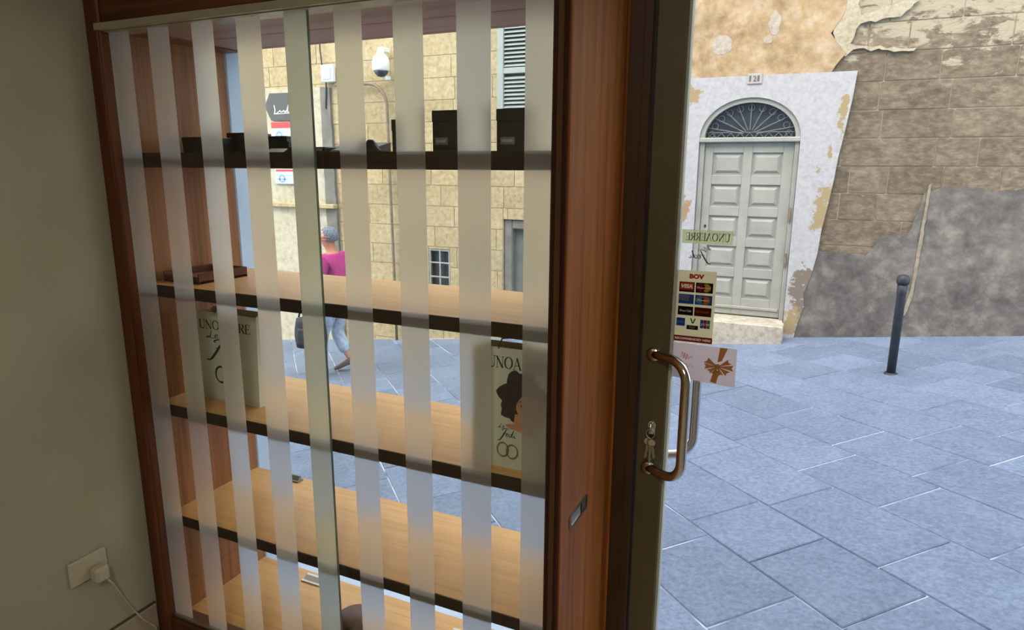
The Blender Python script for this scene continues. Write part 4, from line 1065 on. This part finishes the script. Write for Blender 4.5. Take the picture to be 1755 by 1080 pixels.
MB().lathe([(0.030, 0.0), (0.030, 0.005), (0.024, 0.010), (0.012, 0.026), (0.008, 0.031), (0.002, 0.032)], (-1.068, 1.46, Z1), 16).obj('cone', 'black_card', rc, True)
gift_box(-1.100, -1.055, 1.60, 1.66, Z1, 0.0915, 'slim upright black box beside the ring cone on the top shelf')
gift_box(-0.969, -0.880, 1.60, 1.68, Z1, 0.1115, 'tall black box with a grey name badge in the middle of the top shelf', (-0.959, 1.6415, 0.039, 0.0185))
gift_box(-0.777, -0.680, 1.60, 1.70, Z1, 0.1105, 'tall black box with a grey name badge at the right end of the top shelf', (-0.764, 1.6405, 0.041, 0.0185))

# riser on the second shelf
rs = thing('display_riser', (-1.78, 1.52, Z2), 'low dark-rimmed wooden display tray at the left of the second shelf', 'tray')
box('board', (-1.855, 1.43, Z2), (-1.70, 1.62, Z2+0.010), 'wood_x', rs, 0.002)
for a, b in (((-1.855, 1.43, Z2), (-1.85, 1.62, Z2+0.032)), ((-1.705, 1.43, Z2), (-1.70, 1.62, Z2+0.032)), ((-1.85, 1.615, Z2), (-1.705, 1.62, Z2+0.032)), ((-1.85, 1.43, Z2), (-1.705, 1.435, Z2+0.022))):
    box('rim', a, b, 'wood_red', rs)

def paper_bag(x0, x1, y0, y1, z0, z1, label):
    t = thing('paper_bag', ((x0+x1)/2, (y0+y1)/2, z0), label, 'bag', 'paper carrier bags on the third shelf')
    # walls lean together slightly towards the open top; side gussets fold inwards
    ym = (y0+y1)/2; mb = MB(); yt0, yt1 = y0+0.012, y1-0.012
    mb.v = [(x0, y0, z0), (x1, y0, z0), (x1, y1, z0), (x0, y1, z0), (x0, yt0, z1), (x1, yt0, z1), (x1, yt1, z1), (x0, yt1, z1),
            (x0+0.006, ym, z0+0.05), (x1-0.006, ym, z0+0.05), (x0+0.022, ym, z1), (x1-0.022, ym, z1)]
    mb.f = [(0, 3, 2, 1), (0, 1, 5, 4), (2, 3, 7, 6), (1, 2, 9), (1, 9, 11, 5), (2, 6, 11, 9), (0, 8, 3), (0, 4, 10, 8), (3, 8, 10, 7)]
    b = mb.obj('body', 'bag_paper', t)
    xm = (x0+x1)/2
    MB().tube([(xm-0.045, yt0, z1-0.004), (xm-0.04, yt0+0.01, z1+0.02), (xm, yt0+0.018, z1+0.026), (xm+0.04, yt0+0.01, z1+0.02), (xm+0.045, yt0, z1-0.004)], 0.0022, 6).obj('cord_handle', 'ink_soft', t, True)
    return t, b
def on_face(y0, z0, z1, z): return y0+0.012*(z-z0)/(z1-z0)-0.0008
# left bag
bl, blb = paper_bag(-1.800, -1.540, 1.475, 1.57, Z3, 1.128, 'cream paper bag with script lettering and two rings, at the left of the third shelf')
upv = Vector((0, 0.012, 0.288)).normalized()
m_, w_ = serif_word('UNOAERRE'); place_flat('lettering', m_, (-1.785, on_face(1.475, Z3, 1.128, 1.072), 1.072), 0.222/w_, 0.030, 'ink', blb, up=upv)
m_, w_ = script_fedi(); place_flat('script', m_, (-1.755, on_face(1.475, Z3, 1.128, 0.985), 0.985), 0.095, 0.052, 'ink', blb, up=upv)
m_, w_ = rings_mark(); place_flat('rings_print', m_, (-1.700, on_face(1.475, Z3, 1.128, 0.925), 0.925), 0.052, 0.052, 'ink', blb, up=upv)
# right bag with a portrait print
rb, rbb = paper_bag(-0.748, -0.535, 1.418, 1.50, Z3, 1.150, 'cream paper bag with a portrait print at the right of the third shelf')
RZ = 1.150
upv = Vector((0, 0.012, RZ-Z3)).normalized()
def rf(z, e=0.0): return on_face(1.418, Z3, RZ, z)-e
m_, w_ = serif_word('UNOAERRE'); place_flat('lettering', m_, (-0.715, rf(1.098), 1.098), 0.172/w_, 0.030, 'ink', rbb, up=upv)
def flat(name, pts, e, mat): 
    return mesh_obj(name, [(x, rf(z, e), z) for x, z in pts], [tuple(range(len(pts)))], mat, rbb)
fc = (-0.605, 1.005)
random.seed(5)
hair = []
for i in range(40):
    a = 2*math.pi*i/40; r = 1+0.10*math.sin(7*a)+random.uniform(-.06, .06)
    hair.append((fc[0]-0.012+0.066*r*math.cos(a), fc[1]+0.020+0.072*r*math.sin(a)))
flat('print_hair', hair, 0.0002, 'hair_print')
flat('print_neck', [(-0.638, 0.985), (-0.575, 0.985), (-0.572, 0.94), (-0.548, 0.938), (-0.545, 0.928), (-0.600, 0.936), (-0.655, 0.946), (-0.664, 0.954), (-0.640, 0.960)], 0.0004, 'skin_print')
flat('print_face', [(fc[0]+0.008+0.040*math.cos(2*math.pi*i/24)*(1 if math.sin(2*math.pi*i/24) > 0 else 0.86), fc[1]-0.002+0.055*math.sin(2*math.pi*i/24)) for i in range(24)], 0.0006, 'skin_print')
flat('print_curl', [(-0.655, 1.01), (-0.640, 1.045), (-0.605, 1.058), (-0.570, 1.045), (-0.585, 1.038), (-0.615, 1.040), (-0.634, 1.012), (-0.636, 0.985), (-0.648, 0.98)], 0.0008, 'hair_print')
for x in (-0.615, -0.582):
    flat('print_eye', [(x+0.008*math.cos(i*math.pi/6), 1.008+0.0035*math.sin(i*math.pi/6)) for i in range(12)], 0.0010, 'ink')
    flat('print_brow', [(x-0.011, 1.018), (x+0.010, 1.021), (x+0.011, 1.0235), (x-0.010, 1.0205)], 0.0010, 'hair_print')
flat('print_nose', [(-0.601, 1.0), (-0.598, 1.0), (-0.594, 0.985), (-0.602, 0.983), (-0.605, 0.986)], 0.0010, 'lip_print')
flat('print_lips', [(-0.612, 0.970), (-0.602, 0.974), (-0.597, 0.972), (-0.592, 0.974), (-0.582, 0.970), (-0.597, 0.963)], 0.0010, 'lip_print')
m_, w_ = script_fedi(); place_flat('script', m_, (-0.683, rf(0.915), 0.917), 0.032, 0.024, 'ink', rbb, up=upv)
m_, w_ = rings_mark(); place_flat('rings_print', m_, (-0.669, rf(0.885), 0.886), 0.036, 0.036, 'gold_print', rbb, up=upv)

# bottom of the cabinet
cs = thing('round_case', (-1.27, 1.56, ZB), 'round brown leather jewellery case on the cabinet floor', 'case')
MB().lathe([(0.060, 0.0), (0.066, 0.006), (0.066, 0.040), (0.064, 0.043)], (-1.262, 1.545, ZB), 28).obj('body', 'brown_leather', cs, True)
MB().lathe([(0.067, 0.044), (0.0675, 0.050), (0.066, 0.066), (0.055, 0.075), (0.02, 0.079)], (-1.262, 1.545, ZB), 28).obj('lid', 'brown_leather', cs, True)
box('clasp', (-1.282, 1.474, ZB+0.038), (-1.243, 1.481, ZB+0.048), 'white_plastic', cs, 0.002)
def tagbox(name, c, s, mat, label, cat):
    t = thing(name, c, label, cat)
    box('foot', (c[0]-s[0]/2, c[1]-s[1]/2, c[2]), (c[0]+s[0]/2, c[1]+s[1]/2, c[2]+s[2]*0.3), mat, t, 0.001)
    MB().add([(c[0]-s[0]*0.45, c[1]-s[1]*0.3, c[2]+s[2]*0.3), (c[0]+s[0]*0.45, c[1]-s[1]*0.3, c[2]+s[2]*0.3), (c[0]+s[0]*0.45, c[1]+s[1]*0.3, c[2]+s[2]*0.3), (c[0]-s[0]*0.45, c[1]+s[1]*0.3, c[2]+s[2]*0.3),
              (c[0]-s[0]*0.40, c[1]+s[1]*0.1, c[2]+s[2]), (c[0]+s[0]*0.40, c[1]+s[1]*0.1, c[2]+s[2]), (c[0]+s[0]*0.40, c[1]+s[1]*0.3, c[2]+s[2]), (c[0]-s[0]*0.40, c[1]+s[1]*0.3, c[2]+s[2])],
             [(0, 3, 2, 1), (4, 5, 6, 7), (0, 1, 5, 4), (1, 2, 6, 5), (2, 3, 7, 6), (3, 0, 4, 7)]).obj('card_slope', mat, t)
tagbox('price_holder', (-1.590, 1.715, ZB), (0.085, 0.04, 0.018), 'white_plastic', 'white price holder at the back of the cabinet floor', 'price holder')
tagbox('price_holder', (-0.955, 1.68, ZB), (0.05, 0.035, 0.018), 'white_plastic', 'white price holder on the cabinet floor near the right end', 'price holder')
tagbox('ring_stand', (-1.665, 1.735, Z4), (0.05, 0.03, 0.018), 'grey_card', 'small grey ring stand at the back left of the lowest shelf', 'ring stand')

# socket with plug and cable on the left wall
so = thing('wall_socket', (-1.928, 1.12, 0.34), 'white wall socket low on the olive grey wall', 'socket')
box('plate', (-1.928, 1.06, 0.345), (-1.918, 1.178, 0.425), 'ivory_plastic', so, 0.004)
pg = thing('power_plug', (-1.90, 1.13, 0.33), 'white plug with a cable in the low wall socket', 'plug')
MB().box((-1.917, 1.115, 0.335), (-1.880, 1.160, 0.385), 0.008).obj('plug_body', 'ivory_plastic', pg)
MB().tube([(-1.89, 1.15, 0.336), (-1.890, 1.165, 0.31), (-1.91, 1.20, 0.24), (-1.912, 1.235, 0.16), (-1.905, 1.26, 0.11), (-1.90, 1.29, 0.07), (-1.895, 1.30, 0.02)], 0.0032, 6).obj('cable', 'ivory_plastic', pg, True)

# ------------------------------------------------------------------ added fill lamp, unseen behind the viewer, brightens the interior
lamp = thing('fill_lamp', (0.2, -0.9, 2.75), 'flat round fill lamp added on the shop ceiling, out of view', 'lamp')
MB().lathe([(0.30, 0.0), (0.30, -0.03), (0.27, -0.05)], (0.2, -0.9, 2.75), 32).obj('housing', 'white_plastic', lamp, True)
ld = bpy.data.lights.new('fill_light', 'AREA'); ld.shape = 'DISK'; ld.size = 0.5; ld.energy = 34; ld.color = (1.0, 0.9, 0.76)
lo = bpy.data.objects.new('fill_light', ld); C.objects.link(lo); lo.location = (0.2, -0.9, 2.695); lo.parent = lamp; lo.matrix_parent_inverse = lamp.matrix_world.inverted()
